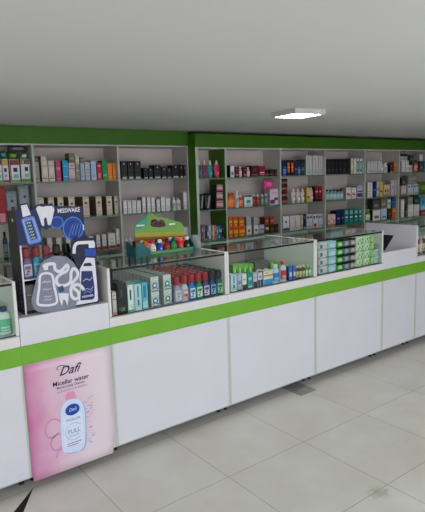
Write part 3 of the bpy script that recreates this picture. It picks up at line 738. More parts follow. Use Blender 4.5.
CASES = [
 (1,0.05,[
  (0.542, 0.567, 0.862, 0.14, 'box', 'pinkwhite', 'pink white slim carton'),
  (0.575, 0.637, 0.862, 0.183, 'box', 'blackgreen', 'large black carton with small green mark', {'d': 0.14}),
  (0.642, 0.684, 0.862, 0.165, 'box', 'herbal', 'white green toothpaste carton', {'d': 0.14}),
  (0.689, 0.733, 0.862, 0.162, 'box', 'icebox', 'ice blue toothpaste carton', {'d': 0.14}),
  (0.738, 0.777, 0.862, 0.164, 'box', 'aqua', 'aqua toothpaste carton', {'d': 0.14}),
 ]),
 (2,0.05,[
  (1.443, 1.492, 0.862, 0.12, 'box', 'icebox', 'pale blue carton'),
  (1.5, 1.536, 0.862, 0.115, 'box', 'lilacwhite', 'lilac white carton'),
  (1.543, 1.583, 0.862, 0.111, 'box', 'whiteblack2', 'white carton with black foot'),
  (1.592, 1.637, 0.862, 0.109, 'box', 'tealbox', 'teal carton'),
  (1.645, 1.68, 0.862, 0.105, 'box', 'pinkfoot', 'lilac carton with blue foot'),
  (1.688, 1.732, 0.862, 0.099, 'box', 'bluefoot', 'white carton with navy foot'),
  (1.742, 1.833, 0.862, 0.106, 'box', 'orangewave', 'cream carton with orange and blue waves'),
  (1.843, 1.914, 0.862, 0.136, 'bottle', 'bluewavebottle', 'clear bottle with blue wave label'),
  (1.927, 1.985, 0.862, 0.152, 'bottle', 'redwater', 'clear bottle with red label'),
  (1.997, 2.032, 0.862, 0.104, 'box', 'bluewhite', 'blue and white carton'),
  (2.041, 2.071, 0.862, 0.102, 'box', 'bluewhite', 'blue and white carton'),
  (2.082, 2.108, 0.862, 0.102, 'bottle', 'brownb', 'small brown bottle with cream cap'),
  (2.116, 2.142, 0.862, 0.1, 'bottle', 'brownb', 'small brown bottle with cream cap'),
  (2.151, 2.178, 0.862, 0.099, 'bottle', 'brownb', 'small brown bottle with cream cap'),
  (2.187, 2.211, 0.862, 0.098, 'bottle', 'greenb', 'small green bottle'),
  (2.22, 2.245, 0.862, 0.097, 'bottle', 'greenb', 'small green bottle'),
 ]),
 (2,0.17,[
  (1.535, 1.578, 0.862, 0.172, 'box', 'leafbox', 'green leafy carton standing in the second row'),
  (1.582, 1.626, 0.862, 0.168, 'box', 'leafbox', 'green leafy carton standing in the second row'),
  (1.629, 1.674, 0.862, 0.164, 'box', 'leafbox', 'green leafy carton standing in the second row'),
  (1.678, 1.723, 0.862, 0.159, 'box', 'leafbox', 'green leafy carton standing in the second row'),
  (1.735, 1.874, 0.862, 0.165, 'box', 'discbox', 'grey carton with two white rings'),
  (1.884, 1.927, 0.862, 0.15, 'box', 'leafbox', 'green leafy carton standing in the second row'),
  (1.935, 1.977, 0.862, 0.144, 'box', 'leafbox', 'green leafy carton standing in the second row'),
 ]),
]
PACKS = [('w_white', 'white wipes pack with blue end', 2.316, 2.414), ('w_pale', 'pale blue wipes pack', 2.424, 2.518), ('w_green', 'green pack with black flap', 2.527, 2.602), ('w_steel', 'steel blue pack with black flap', 2.612, 2.68), ('w_rose', 'grey rose pack with black flap', 2.69, 2.758), ('w_lime', 'lime green and white pack', 2.771, 2.864), ('w_lime', 'lime green and white pack', 2.874, 2.959), ('w_yellow', 'pale green pack with yellow end', 2.97, 3.009)]
BACKPTS = [(0.902, 1.1448), (0.907, 1.336), (0.95, 1.366), (0.989, 1.38), (1.019, 1.421), (1.045, 1.406), (1.091, 1.383), (1.147, 1.372), (1.22, 1.35), (1.278, 1.331), (1.299, 1.303), (1.299, 1.217), (1.299, 1.1448)]
LIPS = [(1.029, 1.333), (1.038, 1.366), (1.066, 1.371), (1.089, 1.356), (1.113, 1.364), (1.137, 1.352), (1.148, 1.317), (1.102, 1.312), (1.047, 1.319)]
# ---------------------------------------------------------------- big surfaces
def floor_mat():
    m = bpy.data.materials.new('floor_tiles'); m.use_nodes = True
    nt = m.node_tree; b = nt.nodes['Principled BSDF']; L = nt.links.new
    tc = nt.nodes.new('ShaderNodeTexCoord'); mp = nt.nodes.new('ShaderNodeMapping')
    mp.inputs['Location'].default_value = (-0.882, 0.585, 0)
    L(tc.outputs['Object'], mp.inputs['Vector'])
    br = nt.nodes.new('ShaderNodeTexBrick'); br.offset = 0.0; br.squash = 1.0
    br.inputs['Scale'].default_value = 1.0; br.inputs['Brick Width'].default_value = 0.6; br.inputs['Row Height'].default_value = 0.6
    br.inputs['Mortar Size'].default_value = 0.0022; br.inputs['Mortar Smooth'].default_value = 0.3
    br.inputs['Color1'].default_value = lin((203,203,197)); br.inputs['Color2'].default_value = lin((208,208,202))
    br.inputs['Mortar'].default_value = lin((142,140,134))
    L(mp.outputs[0], br.inputs['Vector'])
    no = nt.nodes.new('ShaderNodeTexNoise'); no.inputs['Scale'].default_value = 2.2; no.inputs['Detail'].default_value = 8; no.inputs['Roughness'].default_value = .6
    L(tc.outputs['Object'], no.inputs['Vector'])
    rp = nt.nodes.new('ShaderNodeValToRGB'); rp.color_ramp.elements[0].position = .35; rp.color_ramp.elements[0].color = lin((244,236,232))
    rp.color_ramp.elements[1].position = .65; rp.color_ramp.elements[1].color = lin((255,255,252))
    L(no.outputs['Fac'], rp.inputs['Fac'])
    mx = nt.nodes.new('ShaderNodeMix'); mx.data_type = 'RGBA'; mx.blend_type = 'MULTIPLY'; mx.inputs[0].default_value = 1.0
    L(br.outputs['Color'], mx.inputs[6]); L(rp.outputs['Color'], mx.inputs[7])
    # scuffs and dirt specks
    n2 = nt.nodes.new('ShaderNodeTexNoise'); n2.inputs['Scale'].default_value = 9; n2.inputs['Detail'].default_value = 10; n2.inputs['Roughness'].default_value = .75
    L(tc.outputs['Object'], n2.inputs['Vector'])
    r2 = nt.nodes.new('ShaderNodeValToRGB'); r2.color_ramp.elements[0].position = .66; r2.color_ramp.elements[0].color = (0,0,0,1)
    r2.color_ramp.elements[1].position = .76; r2.color_ramp.elements[1].color = (.55,.55,.55,1)
    L(n2.outputs['Fac'], r2.inputs['Fac'])
    m2 = nt.nodes.new('ShaderNodeMix'); m2.data_type = 'RGBA'
    L(r2.outputs['Color'], m2.inputs[0]); L(mx.outputs[2], m2.inputs[6]); m2.inputs[7].default_value = lin((150,140,128))
    # one greenish scuff in the tile corner
    sp = nt.nodes.new('ShaderNodeVectorMath'); sp.operation = 'DISTANCE'; sp.inputs[1].default_value = (1.39, -1.20, 0)
    n3 = nt.nodes.new('ShaderNodeTexNoise'); n3.inputs['Scale'].default_value = 40; n3.inputs['Detail'].default_value = 4
    L(tc.outputs['Object'], n3.inputs['Vector']); L(tc.outputs['Object'], sp.inputs[0])
    ma = nt.nodes.new('ShaderNodeMath'); ma.operation = 'MULTIPLY_ADD'; ma.inputs[1].default_value = .12; L(n3.outputs['Fac'], ma.inputs[0]); L(sp.outputs['Value'], ma.inputs[2])
    r3 = nt.nodes.new('ShaderNodeValToRGB'); r3.color_ramp.elements[0].position = .085; r3.color_ramp.elements[0].color = (.45,.45,.45,1)
    r3.color_ramp.elements[1].position = .12; r3.color_ramp.elements[1].color = (0,0,0,1); L(ma.outputs[0], r3.inputs['Fac'])
    m3 = nt.nodes.new('ShaderNodeMix'); m3.data_type = 'RGBA'; L(r3.outputs['Color'], m3.inputs[0]); L(m2.outputs[2], m3.inputs[6]); m3.inputs[7].default_value = lin((120,125,80))
    L(m3.outputs[2], b.inputs['Base Color'])
    b.inputs['Roughness'].default_value = .38
    bp = nt.nodes.new('ShaderNodeBump'); bp.inputs['Strength'].default_value = .15; bp.inputs['Distance'].default_value = .002
    L(br.outputs['Fac'], bp.inputs['Height']); bp.invert = True; L(bp.outputs['Normal'], b.inputs['Normal'])
    return m

CEIL = pmat('ceiling_paint', (218,218,216), .75, var=3, vscale=1.2)
WALL = pmat('wall_paint', (205,202,198), .7, var=3, vscale=2)
SHELFP = pmat('shelf_board', (206,194,189), .5, var=3, vscale=6)
SHELFS = pmat('shelf_side_board', (188,183,178), .5, var=3, vscale=6)
LAM = pmat('white_laminate', (214,213,218), .32, var=2, vscale=3)
EDGE = pmat('pale_edging', (190,196,186), .45, var=2, vscale=3)
GRN = pmat('green_laminate', (112,172,44), .35, var=3, vscale=4)
GRND = pmat('green_board', (62,108,18), .45, var=3, vscale=5)
PVC = pmat('white_aluminium', (218,216,212), .35, var=2, vscale=5)
BLK = pmat('black_rubber', (18,18,20), .5, var=2, vscale=20)
DKP = pmat('plinth_and_notch_shade', (40,38,36), .7, var=4, vscale=8)
GEDGE = pmat('shelf_glass_edge', (104,134,104), .25, var=4, vscale=10)
SGL = glass_mat('shelf_glass', (222,238,228))
CGL = glass_mat('case_glass', (247,252,249), 1.3)
TGL = glass_mat('case_top_glass', (244,251,247), 1.6)
XL, XR, YN, YB, HC = -3.6, 8.2, -3.4, 1.80, 2.08

def slab(name, x0, x1, y0, y1, z0, z1, mat):
    s = MB(); s.box(x0, x1, y0, y1, z0, z1, mat); return struct(s.build(name))
slab('floor', XL, XR, YN, YB, -.1, 0, floor_mat())
slab('ceiling', XL, XR, YN, YB, HC, HC+.1, CEIL)
slab('wall_back', XL-.1, XR+.1, YB, YB+.1, -.1, HC+.1, WALL)
slab('wall_left', XL-.1, XL, YN, YB, -.1, HC+.1, WALL)
slab('wall_right', XR, XR+.1, YN, YB, -.1, HC+.1, WALL)
# shop front behind the camera: open glazing between white posts
s = MB()
for x in (XL, -.7, 2.2, 4.5): s.box(x, x+.08, YN-.08, YN, 0, HC, PVC)
s.box(XL+.08, 4.5, YN-.08, YN, HC-.1, HC, PVC)
struct(s.build('trim_1'))
slab('wall_front_light_block', 4.58, XR+.1, YN-.1, YN, -.1, HC+.1, WALL)  # unseen wall, added to narrow the opening and dim the right side
slab('ground', XL-6, XR+6, YN-9, YN-.08, -.12, -.02, pmat('pavement', (190,188,184), .85, var=8, vscale=3))  # unseen street ground, put in to bounce daylight up to the ceiling

# dark gap left by a broken tile edge at the foot of the counter
s = MB(); s.face([(.008,.018,.0012),(-.145,-.136,.0012),(-.22,-.23,.0012),(-.165,-.25,.0012),(-.104,-.165,.0012)][::-1], pmat('dark_gap', (26,24,22), .8, var=6, vscale=60))
struct(s.build('trim_2'))

# loose grey stone tile half under the counter
s = MB(); s.box(-.085,.085,-.1,.1,0,.005, pmat('grey_stone', (135,138,130), .35, var=22, vscale=14), bev=.0015)
tag(s.build('stone_tile', loc=(2.062,.004,.0005)), 'loose grey marbled stone tile on the floor, half under the counter', 'tile')

# ---------------------------------------------------------------- wall shelving
BAYN = ['far left bay','second bay','third bay','narrow green bay','fifth bay','sixth bay','seventh bay','eighth bay','far right bay']
BX = [(-.09,.652),(.652,1.395),(1.395,2.133),(2.158,2.50),(2.50,3.25),(3.25,3.965),(3.965,4.70),(4.70,5.42),(5.42,6.15)]
LV = {'L': (1.645,1.338,1.042,.74,.42), 'R': (1.634,1.330,1.030,.73,.41)}
UL = ['white shelving unit at the far left edge with nappy packs','white shelving unit second from left, with bright cartons on top shelf',
      'white shelving unit left of the green pillar, with black cartons on top shelf','narrow green-sided shelving unit right of the green pillar',
      'white shelving unit with orange and maroon goods, right of narrow green unit','white shelving unit with stacked brown jars, second from narrow green unit',
      'white shelving unit with row of black cartons on top shelf','white shelving unit, second from the right edge, blue and orange cartons low',
      'white shelving unit cut by the right edge of the photo']
for k, (x0, x1) in enumerate(BX):
    left = k < 3; yf = 1.50 if left else 1.385; yb = 1.775 if left else 1.66; top = 1.944 if left else 1.924
    t = thing('shelving_unit', UL[k], 'shelving unit', ((x0+x1)/2, (yf+yb)/2, 0), 'shelving units along the back wall')
    cx, cy = (x0+x1)/2, (yf+yb)/2
    loc = lambda s, n, p=t: s.build(n, p, (-cx, -cy, 0))
    gm = GRND if k == 3 else SHELFS
    for xa, xb, em in ((x0, x0+.009, EDGE), (x1-.009, x1, EDGE)):
        s = MB(); s.box(xa, xb, yf+.002, yb, 0, top, gm, bev=0)
        s.box(xa, xb, yf, yf+.002, 0, top, em); loc(s, 'side_panel')
    s = MB(); s.box(x0+.009, x1-.009, yb-.012, yb, 0, top, SHELFP); loc(s, 'back_panel')
    s = MB(); s.box(x0+.009, x1-.009, yf+.004, yb-.012, top-.012, top, SHELFP); s.box(x0+.009, x1-.009, yf, yf+.004, top-.012, top, EDGE); loc(s, 'top_panel')
    s = MB(); s.box(x0+.009, x1-.009, yf, yb-.012, 0, .1, SHELFP); loc(s, 'base')
    for z in LV['L' if left else 'R']:
        s = MB(); s.box(x0+.0095, x1-.0095, yf+.006, yb-.0125, z-.008, z-.0005, SGL); sh = loc(s, 'glass_shelf')
        s = MB(); s.box(x0+.0095, x1-.0095, yf+.001, yf+.006, z-.012, z-.0005, GEDGE); s.build('edge_strip', sh)
s = MB(); s.box(-.45, .45, -.13, .13, 0, .135, GRND, bev=.002)
def fascia(x0, x1, yf, z0, z1, label):
    s = MB(); s.box(x0, x1, yf, 1.795, z0, z1, GRND, bev=.002); return tag(s.build('fascia_board'), label, 'fascia')
fascia(-.45, 2.134, 1.492, 1.9455, HC-.002, 'dark green fascia board above the left shelving, touching the ceiling')
fascia(2.1355, 6.95, 1.377, 1.9255, 2.052, 'dark green fascia board standing forward above the right shelving, shadow gap above')
s = MB(); s.box(2.1355, 2.1565, 1.383, 1.78, 0, 1.9245, GRND); s.box(2.1355, 2.1565, 1.379, 1.383, 0, 1.9245, EDGE)
tag(s.build('green_pillar'), 'tall dark green side panel between the left and right shelving', 'pillar')

ORD = ['first','second','third','fourth','fifth','sixth','seventh','eighth','ninth','tenth','eleventh','twelfth','thirteenth','fourteenth']
SHN = {'1':'top shelf','2':'second shelf','3':'third shelf','4':'low shelf'}
def nwords(s): return len(s.split())
for bay, sh, Y, items in ROWS:
    vis = []
    for it in items:
        x0, x1, z, h, kind, st, desc = it[:7]; o = it[7] if len(it) > 7 else {}
        vis.append((it, o))
    cnt = {}
    for it, o in vis:
        if it[1] >= .41: cnt[it[6]] = cnt.get(it[6], 0) + 1
    seen = {}; prev = -9; lo, hi = BX[bay]; done = []
    for it, o in vis:
        x0, x1, z, h, kind, st, desc = it[:7]
        lim = {'1': .30, '2': .285, '3': .27, '4': .25}[sh]
        if 'on' in o:
            z = done[o['on']][0] + done[o['on']][1] + .0006
        h = min(h, lim)
        x0 = max(x0, lo + .0115); x1 = min(x1, hi - .0115)
        if 'on' not in o:
            x0 = max(x0, prev + .0015); prev = x1
        w = x1 - x0
        done.append((z, h))
        if w < .008: print('NARROW', desc, x0, x1); continue
        if it[1] < .41: continue
        d = o.get('d', {'box': min(.07, max(.035, w*1.1)), 'pouch': .06, 'tottle': min(.045, w)}.get(kind, min(w, .06)))
        if kind == 'box' and 'on' not in o and 'd' not in o: d = .09
        if kind == 'box' and 'on' in o and 'd' not in o: d = .085
        if kind == 'jar': d = w
        dd = desc.replace(' on the low shelf', '')
        n = cnt[desc]
        where = ' on ' + SHN[sh] + ', ' + BAYN[bay]
        if n > 1:
            seen[desc] = seen.get(desc, 0) + 1
            lab = dd + ', ' + ORD[seen[desc]-1] + ' from left' + where
        else:
            lab = dd + where
        if nwords(lab) > 16: lab = dd + ((', ' + ORD[seen[desc]-1] + ' from left') if n > 1 else '') + ', ' + BAYN[bay]
        g = (dd + 's' + where) if n > 1 else None
        yy = Y + d/2 + .002 + (.004 if 'on' in o else 0) + o.get('dx', 0)
        product(kind, st, (x0+x1)/2, yy, z + (.0006 if 'on' not in o else 0), w, h, d, lab, g, rz=0)

# ---------------------------------------------------------------- counters
MODS = [(-.87,0,'g'),(0,.507,'p'),(.507,1.377,'g'),(1.377,2.246,'g'),(2.246,3.11,'g'),(3.11,3.625,'w'),(3.625,4.5,'g')]
ML = ['white glass-topped counter at the left edge, left of the pink poster','white solid-topped counter carrying the blue cardboard display',
      'glass-topped counter filled with red-capped bottles, below the green sales tray','glass-topped counter of small cartons, right of the red-capped bottles',
      'glass-topped counter with stacked soft packs in four tiers','low open counter between the stacked packs and right edge counter','glass-topped counter cut by the right edge of the photo']
DEP = .56
for k, (x0, x1, ty) in enumerate(MODS):
    cx = (x0+x1)/2; g = .0012; a, b = x0+g, x1-g
    t = thing('display_counter' if ty == 'g' else 'counter_unit', ML[k], 'counter', (cx, DEP/2, 0), 'counter units in one line')
    loc = lambda s, n, p=t: s.build(n, p, (-cx, -DEP/2, 0))
    # cabinet body
    s = MB(); s.box(a, b, .018, DEP, .07, .80 if ty != 'p' else .93, LAM); loc(s, 'cabinet')
    s = MB(); s.box(a, b, 0, .0175, .07, .6985, LAM, bev=.0012)
    s.box(a+.002, b-.002, -.0006, 0, .0705, .077, EDGE); s.box(a, a+.012, -.0007, 0, .077, .695, EDGE); s.box(b-.012, b, -.0007, 0, .077, .695, EDGE)
    loc(s, 'front_panel')
    s = MB(); s.box(a-g, b+g, -.003, .0175, .6995, .80, GRN, bev=.001); loc(s, 'green_band')
    s = MB(); s.box(a+.01, b-.01, .12, DEP-.02, .0, .0695, DKP); loc(s, 'plinth')
    for fx in (a+.03, b-.03):
        s = MB(); s.lathe([(.014,0),(.014,.008),(.008,.012),(.008,.0695)], BLK, 12, cx=fx, cy=.10); loc(s, 'foot')
    if ty == 'g':
        s = MB(); s.box(a, b, 0, .0175, .8005, .856, PVC, bev=.001); loc(s, 'sill')
        s = MB(); s.box(a, b, .018, DEP, .8005, .861, LAM); loc(s, 'case_floor')
        for xa, xb in ((a, a+.016), (b-.016, b)):
            s = MB(); s.box(xa, xb, 0, DEP, .8615, 1.145, PVC, bev=.001); loc(s, 'side_panel')
        ga, gb = a+.0165, b-.0165
        s = MB(); s.box(ga, gb, .004, .009, .866, 1.1255, CGL); f = loc(s, 'front_glass')
        s = MB(); s.box(ga, gb, .003, .010, .8615, .8655, BLK); s.box(ga, gb, .0008, .0105, 1.126, 1.1375, BLK); s.build('gasket', f)
        s = MB(); s.box(ga, gb, .002, DEP-.002, 1.138, 1.144, TGL); f = loc(s, 'top_glass')
        s = MB(); s.box(ga, gb, DEP-.018, DEP-.003, 1.122, 1.1375, PVC); loc(s, 'rear_rail')
        if k == 0:
            s = MB(); s.box(ga, gb, .12, DEP-.03, 1.005, 1.011, CGL); loc(s, 'inner_shelf')
        if k == 6:
            s = MB(); s.box(ga, gb, .06, DEP-.03, 1.065, 1.071, CGL); loc(s, 'inner_shelf')
    elif ty == 'p':
        s = MB(); s.box(a, b, 0, .0175, .8005, .949, LAM, bev=.001); loc(s, 'apron')
        s = MB(); s.box(a, b, .018, DEP, .9305, .949, LAM); loc(s, 'worktop')
    else:
        s = MB(); s.box(a, b, 0, .0175, .8005, .949, LAM, bev=.001); loc(s, 'apron')
        s = MB(); s.box(a, b, .018, DEP, .8005, .885, LAM); loc(s, 'worktop')
        # stepped side board with a slanted notch
        yz = [(.0,.9495),(.02,.9495),(.02,.886),(.33,.886),(.235,1.04),(.47,1.04),(.47,.886),(.555,.886),(.555,1.145),(.0,1.145)]
        s = MB(); i = s.mi(LAM)
        A = [s.bm.verts.new((b-.012, y, z)) for y, z in yz]; Bv = [s.bm.verts.new((b, y, z)) for y, z in yz]
        s.bm.faces.new(A); s.bm.faces.new(list(reversed(Bv)))
        for q in range(len(yz)): s.bm.faces.new((A[q], Bv[q], Bv[(q+1) % len(yz)], A[(q+1) % len(yz)]))
        bmesh.ops.recalc_face_normals(s.bm, faces=s.bm.faces[:])
        loc(s, 'notched_side_board')
        s = MB(); i = s.mi(DKP); yz = [(.3315,.8865),(.2365,1.0385),(.4685,1.0385),(.4685,.8865)]  # dark plate standing in for the shade seen through the open notch
        A = [s.bm.verts.new((b-.010, y, z)) for y, z in yz]; Bv = [s.bm.verts.new((b-.001, y, z)) for y, z in yz]
        s.bm.faces.new(A); s.bm.faces.new(list(reversed(Bv)))
        for q in range(4): s.bm.faces.new((A[q], Bv[q], Bv[(q+1) % 4], A[(q+1) % 4]))
        bmesh.ops.recalc_face_normals(s.bm, faces=s.bm.faces[:])
        loc(s, 'notch_shade')

# ---------------------------------------------------------------- goods in the counters
CASEN = {1: 'left', 2: 'middle'}
WH = {1: ', counter under the green tray', 2: ', counter right of red-capped bottles'}
for n, Y, items in CASES:
    if n == 1: items = [it for it in items]
    cnt = {}; 
    for it in items: cnt[it[6]] = cnt.get(it[6], 0) + 1
    seen = {}; prev = -9
    for it in items:
        x0, x1, z, h, kind, st, desc = it[:7]; o = it[7] if len(it) > 7 else {}
        sh_ = 0 if n == 1 else (-.017 if Y < .1 else -.03)
        x0 += sh_; x1 += sh_
        x0 = max(x0, prev + .0015, {1: .526, 2: 1.397}[n]); x1 = min(x1, {1: 1.35, 2: 2.22}[n]); prev = x1; w = x1 - x0
        if w < .008: print('NARROW', desc, x0, x1); continue
        d = o.get('d', .06 if kind == 'box' else min(w, .05)); 
        if st == 'discbox': d = .1
        nn = cnt[desc]
        if nn > 1:
            seen[desc] = seen.get(desc, 0) + 1; lab = desc + ', ' + ORD[seen[desc]-1] + ' from left' + WH[n]
        else: lab = desc + WH[n]
        h = min(h, .26)
        Yf = .02 if Y < .1 else .09
        product(kind, st, (x0+x1)/2, Yf + d/2, .8616, w, h, d, lab, (desc + 's' + WH[n]) if nn > 1 else None)

# two-tier blocks of small cartons running back through the counter
def floss_mesh(ring):
    w, d, h = .056, .046, .094
    s = MB(); s.box(-w/2, w/2, -d/2, d/2, 0, h, cm((196,198,198)), cm((165,160,156)), bev=.0012)
    y = -d/2 - .0006
    s.quad(-w*.46, w*.46, h*.78, h*.95, y, cm((225,225,222)))
    pts = [(w*.33*math.cos(q*math.pi/10), h*.42 + w*.33*math.sin(q*math.pi/10)) for q in range(20)]
    s.face([(x, y, z) for x, z in pts], cm(ring)); s.face([(x*.5, y-.0004, h*.42+(z-h*.42)*.5) for x, z in pts], cm((225,232,230)))
    s.ribbon([(-w*.4,h*.2),(0,h*.3),(w*.4,h*.16)], .006, y-.0008, cm((60,90,150)))
    s.quad(-w*.4, w*.4, h*.03, h*.09, y, cm((60,70,110)))
    for k in range(2): s.quad(-w*.36, w*.3, h*(.88-.05*k), h*(.895-.05*k), y-.0004, cm((90,110,140)))
    s.box(-w*.3, w*.3, -d*.3, d*.3, h, h+.0006, cm((150,150,150)))
    return s.mesh('floss_carton')
FM = [floss_mesh((50,110,180)), floss_mesh((25,130,110))]
for c, cx in enumerate((.832, .922)):
    for tier in range(2):
        for q in range(9):
            o = mobj('floss_carton', FM[c], None, (cx, .05 + q*.0485, .8618 + tier*.0952))
            col = ('left blue-ringed', 'right green-ringed')[c]
            tag(o, 'small white carton, %s column, %s tier, %s from the front glass' % (col, ('lower', 'upper')[tier], ORD[q]), 'carton', 'small white cartons in two-tier blocks')

def mouthwash(st):
    body, cap, lab = BOT[st]; r = .026; h = .165; hb = .112; P = []
    s = MB(); n = 20; i = s.mi(cm(body, .25)); rings = []
    for z, rr in ((0,.92),(.004,1),(.075,1),(.092,.92),(.104,.66),(hb,.6)):
        R = []
        for k in range(n):
            a = 2*math.pi*k/n; ca, sa = math.cos(a), math.sin(a); p = .7
            R.append(s.bm.verts.new((r*rr*math.copysign(abs(ca)**p, ca), r*.8*rr*math.copysign(abs(sa)**p, sa), z)))
        rings.append(R)
    for A, Bv in zip(rings, rings[1:]):
        for k in range(n):
            f = s.bm.faces.new((A[k], A[(k+1)%n], Bv[(k+1)%n], Bv[k])); f.material_index = i; f.smooth = True
    s.bm.faces.new(list(reversed(rings[0]))); s.bm.faces.new(rings[-1])
    P.append(('body', s.mesh('mouthwash_body')))
    s = MB(); s.lathe([(r*.72,hb+.0005),(r*.78,hb+.006),(r*.74,h-.006),(r*.66,h)], cm(cap, .3), 20)
    for k in range(20):
        a = 2*math.pi*k/20; x, y = r*.77*math.cos(a), r*.77*math.sin(a)
        s.box(x-.0012, x+.0012, y-.0012, y+.0012, hb+.008, h-.01, cm(tuple(int(v*.8) for v in cap), .3))
    P.append(('cap', s.mesh('mouthwash_cap')))
    s = MB(); y = -r*.8*1.04
    s.quad(-r*.78, r*.78, .014, .078, y, cm(lab)); s.quad(-r*.6, r*.6, .05, .068, y-.0004, cm(body)); s.quad(-r*.6, r*.1, .02, .03, y-.0004, cm(body))
    s.quad(-r*.25, r*.25, .034, .046, y-.0004, cm(cap))
    P.append(('label', s.mesh('mouthwash_label')))
    return P
MW = [('mw_lilac','milky'),('mw_white','clear'),('mw_blue','bright blue'),('mw_green','green'),('mw_violet','violet'),('mw_navy','navy'),('mw_teal','dark teal')]
for c, (st, cn) in enumerate(MW):
    P = mouthwash(st); cx = .998 + c*.0555
    for q in range(8):
        cap = 'red' if c < 5 else 'black'
        t = thing('mouthwash_bottle', '%s-bodied bottle with %s cap, %s from the front glass in its file' % (cn, cap, ORD[q]), 'bottle', (cx, .04 + q*.056, .8616), 'files of mouthwash bottles under glass')
        for nm, me in P: mobj(nm, me, t)

# stacked soft packs in the fourth counter
PKC = {'w_white': ((205,205,200),(70,100,170),None), 'w_pale': ((165,195,215),(200,215,225),None), 'w_green': ((70,165,50),(190,215,170),K), 'w_steel': ((110,130,145),(170,180,190),K),
       'w_rose': ((150,120,125),(200,180,180),K), 'w_lime': ((215,222,200),(90,175,60),None), 'w_yellow': ((170,205,140),(215,180,60),None), 'w_stripe': ((190,210,212),(90,150,160),None)}
def pack_mesh(st, w, d, h):
    body, mk, flap = PKC[st]; P = []
    s = MB(); s.box(-w/2, w/2, -d/2, d/2, 0, h, cm(body), bev=min(h*.3, .014))
    y = -d/2 - .0005
    if st == 'w_lime':
        for qx, qz in ((-.3,.3),(-.05,.62),(.2,.28),(.33,.68)): 
            s.face([(w*qx + w*.1*math.cos(t*math.pi/5), y, h*qz + h*.2*math.sin(t*math.pi/5)) for t in range(10)], cm(mk))
    elif st == 'w_white': s.quad(-w*.42, -w*.15, h*.25, h*.75, y, cm(mk)); s.quad(0, w*.3, h*.3, h*.6, y, cm((215,190,150)))
    elif st == 'w_stripe': s.quad(-w*.42, w*.42, h*.6, h*.72, y, cm(mk)); s.quad(-w*.42, w*.42, h*.3, h*.38, y, cm(mk))
    elif st == 'w_yellow': s.quad(w*.0, w*.4, h*.25, h*.7, y, cm(mk))
    else: s.quad(-w*.34, w*.3, h*.25, h*.55, y, cm(mk)); s.quad(-w*.3, w*.1, h*.6, h*.68, y-.0003, cm(W))
    P.append(('pack', s.mesh('soft_pack_body')))
    s = MB()
    fc = flap or tuple(min(255, v+18) for v in body)
    s.box(-w*.46, w*.46, -d/2-.002, d*.2, h-.006 if flap is None else h-.012, h+.0012, cm(fc), bev=.001)
    P.append(('flap', s.mesh('soft_pack_flap')))
    return P
TN = ['bottom','second','third','top']
cn = {}
for ci, (st, desc, x0, x1) in enumerate(PACKS + [('w_stripe','pale pack with teal stripes',3.016,3.075)]):
    w = x1 - x0; P = pack_mesh(st, w-.002, .11, .060)
    col = cn[st] = cn.get(st, 0) + 1
    for tier in range(4 if st != 'w_stripe' else 2):
        lab = desc + ', ' + TN[tier] + ' of its stack'
        if st == 'w_lime': lab += ', ' + ('left','right')[col-1] + ' lime stack'
        lab += ' under glass'
        t = thing('soft_pack', lab, 'pack', ((x0+x1)/2, .075, .8616 + tier*.0628), 'soft packs stacked four high under glass')
        for nm, me in P: mobj(nm, me, t)

# right edge counter
for q in range(5):
    product('bottle', ['pinkbottle','brownb'][q % 2], 3.70 + q*.05, .07, .8616, .04, .17, .035, ('blush pink','cream-labelled brown')[q % 2] + ' bottle, ' + ORD[q] + ' from left in right edge counter', 'bottles in the right edge counter')
product('box', 'tealbox', 3.76, .15, 1.0716, .13, .052, .1, 'flat teal carton on inner glass shelf of the right edge counter', None)
# left edge counter
product('bottle', 'gel', -.052, .075, .8616, .066, .15, .045, 'rounded clear bottle with green leafy label in the left edge counter', None)
product('bottle', 'gel', -.13, .075, .8616, .066, .15, .045, 'rounded clear bottle with green leafy label, nearer the left photo edge', None)
product('box', 'silver', -.06, .3, 1.0116, .07, .08, .09, 'silver grey carton on inner shelf of the left edge counter', None)

# ---------------------------------------------------------------- cardboard counter display
DX, DY = .26, .13
t = thing('cardboard_display', 'navy and black cardboard counter display with tooth header and cut-out bottle signs', 'display stand', (DX, DY, .9495))
dl = lambda s, n, p=t: s.build(n, p, (-DX, -DY, -.9495))
NVC = pmat('navy_card', (18,29,76), .4, var=4, vscale=30); BKC = pmat('black_card', (16,16,20), .4, var=3, vscale=30)
WHC = cm((222,222,228)); GBC = pmat('grey_card', (128,130,148), .4, var=5, vscale=25)
s = MB()
s.box(.050,.054,.062,.215,.9495,1.495, BKC)
for q, z in enumerate([.985+.024*k for k in range(7)]):
    s.face([(.0495, .085, z),(.0495, .105, z),(.0495, .105, z+.012),(.0495, .085, z+.012)][::-1], cm((110,108,112)))
s.face([(.0495,.12,1.44),(.0495,.14,1.44),(.0495,.14,1.455),(.0495,.12,1.455)][::-1], WHC)
dl(s, 'side_panel')
s = MB(); s.box(.450,.454,.062,.215,.9495,1.30, BKC); dl(s, 'side_panel')
s = MB(); s.box(.0545,.4495,.211,.215,.9495,1.13, BKC); dl(s, 'back_panel')
s = MB(); s.box(.0545,.4495,.062,.2105,1.128,1.134, WHC); dl(s, 'tray')
s = MB(); s.box(.0545,.4495,.062,.2105,.95,.956, BKC); dl(s, 'tray')
s = MB(); s.box(.0545,.062,.056,.0615,.9495,1.318, WHC); dl(s, 'front_post')
